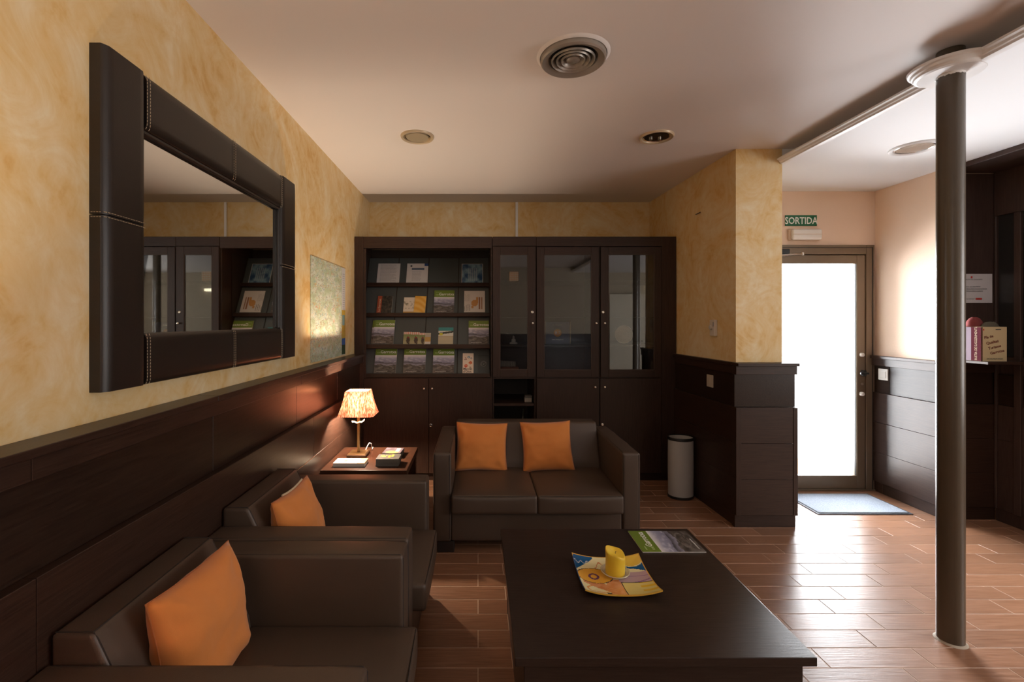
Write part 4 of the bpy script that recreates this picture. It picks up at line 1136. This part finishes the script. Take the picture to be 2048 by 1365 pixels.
# ------------------------------------------------------------------ reception closet on the right
cs = root('closet', (3.76, 2.84, 0), 'tall dark built in closet at the right edge, beyond the column', 'closet')
co_ = (3.76, 2.84, 0)
B('header_board', XH+.002, 3.75, 2.32, 3.351, LOW-.035, LOW-.001, wood_c, cs, .002, 1, co_)
B('carcass', 3.765, 3.80, 2.32, 3.349, .09, LOW-.036, wood_c, cs, .001, 1, co_)
B('frieze_board', 3.735, 3.7645, 2.32, 3.349, 2.20, LOW-.0355, wood_c, cs, .002, 1, co_)
for a, b_ in [(3.335, 3.349), (3.185, 3.225), (2.75, 2.79), (2.32, 2.36)]: B('stile', 3.735, 3.7645, a, b_, .091, 2.199, wood_c, cs, .002, 1, co_)
for a, b_ in [(3.226, 3.334), (2.791, 3.184), (2.361, 2.749)]:
    B('closet_door', 3.752, 3.7645, a, b_, 1.19, 2.198, mat('smoked_panel', (.018, .017, .017), .22), cs, .001, 1, co_)
    for z0, z1 in [(.84, 1.06), (.591, .839), (.341, .59), (.0915, .34)]: B('lower_board', 3.745+(.006 if z0 > .8 else 0), 3.7645, a, b_, z0, z1, wood_c if z0 < .8 else panel_lack, cs, .001, 1, co_)
B('plinth_board', 3.75, 3.7645, 2.32, 3.349, 0, .0905, wood_c, cs, .001, 1, co_)
shf = root('wall_shelf', (3.57, 3.2, 1.1505), 'dark shelf beyond the column carrying the suggestion box', 'shelf')
B('shelf_board', -.172, .163, -.12, .1355, .0, .018, wood_x, shf, .002)
B('shelf_bracket', -.16, -.14, .10, .12, -.0, -.0001+.0005, wood_x, shf, 0)
sb = root('suggestion_box', (3.4885, 3.181, 1.169), 'cream and red suggestion box with slanted lettering on the shelf', 'box')
B('box_body', -.0865, .0865, -.055, .055, 0, .233, mat('box_cream', (.66, .52, .30), .5), sb, .001)
B('red_side', -.0885, -.087, -.0545, .008, .001, .232, mat('box_red', (.05, .005, .010), .9, 0, .1), sb, 0)
B('pink_side', -.0885, -.087, .0085, .0545, .001, .232, mat('box_pink', (.20, .155, .185), .9, 0, .1), sb, 0)
B('edge_strip', -.0865, -.080, -.0565, -.0555, .001, .232, MT['box_red'], sb, 0)
rd = mat('brown_red_ink', (.17, .03, .02), .6)
for i, (s, x, z) in enumerate([('Pla de', -.066, .150), ('Qualitat', -.052, .112), ('Turisme', -.038, .078), ('Garrotxa', -.026, .045)]):
    text('lettering', s, .026, rd, sb, Tr(x, -.0558, z)@Rx(R(90))@Rz(R(13)), bold=.0006)
text('lettering', 'BUSTIA DE SUGGERIMENTS', .0225, mat('box_letter', (.30, .22, .13), .7), sb, Tr(-.0888, -.030, .004)@Ry(R(-90))@Rz(R(-90))@Rz(R(90))@Tr(0, 0, 0), sx=.83)
B('emblem', -.076, -.068, -.0562, -.0555, .208, .220, ink_r, sb, 0); B('emblem', .01, .045, -.0562, -.0555, .212, .218, ink, sb, .001)
textlines(Tr(-.085, -.0557, 0)@Rx(R(90)), .17, .233, .055, .075, 2, sb, ink, .2, .9, seed=3)
# crumpled things lying on the box
rc = root('red_cloth_cap', (3.455, 3.195, 1.4025), 'crumpled red cloth cap on top of the suggestion box, behind the olive one', 'cap')
L('crown', [(.050, 0), (.046, .035), (.030, .058), (.015, .066), (0, .060)], mat('cap_red', (.20, .035, .035), .9), rc, 20, sy=.7)
L('brim', [(.048, .001), (.055, .001), (.056, .004), (.048, .005)], mat('cap_red', (1, 1, 1)), rc, 20, sy=.7)
oc = root('olive_cloth_cap', (3.492, 3.155, 1.4025), 'low olive grey cloth cap on top of the suggestion box', 'cap')
L('crown', [(.058, 0), (.050, .018), (.030, .032), (0, .036)], mat('cap_olive', (.10, .085, .06), .9), oc, 20, sy=.45)
L('brim', [(.050, .001), (.062, .001), (.062, .003), (.050, .004)], mat('cap_olive', (1, 1, 1)), oc, 20, sy=.42)
for ch in (rc, oc): pass
rc.location = (3.440, 3.205, 1.4025)
nt_ = root('printed_notice', (3.573, 3.351, 1.574), 'white printed notice with small red emblem on the dark panel', 'notice')
B('sheet', -.15, .150, -.003, -.0005, 0, .209, mat('notice_white', (.62, .60, .62), .5), nt_, 0)
B('emblem', -.006, .006, -.0036, -.0031, .178, .192, ink_r, nt_, 0)
for s, z, sz in [('GENERALITAT DE CATALUNYA', .165, .010), ('AQUEST ESTABLIMENT', .112, .0115), ('TE FULLS DE RECLAMACIO/DENUNCIA', .096, .0115), ('A DISPOSICIO DELS CLIENTS', .080, .0115), ('per a mes informacio consulteu', .026, .0085)]:
    text('lettering', s, sz, ink, nt_, Tr(0, -.0037, z)@Rx(R(90)), 'CENTER', sx=1.1)
B('badge', .03, .075, -.0036, -.0031, .021, .035, ink_r, nt_, 0)
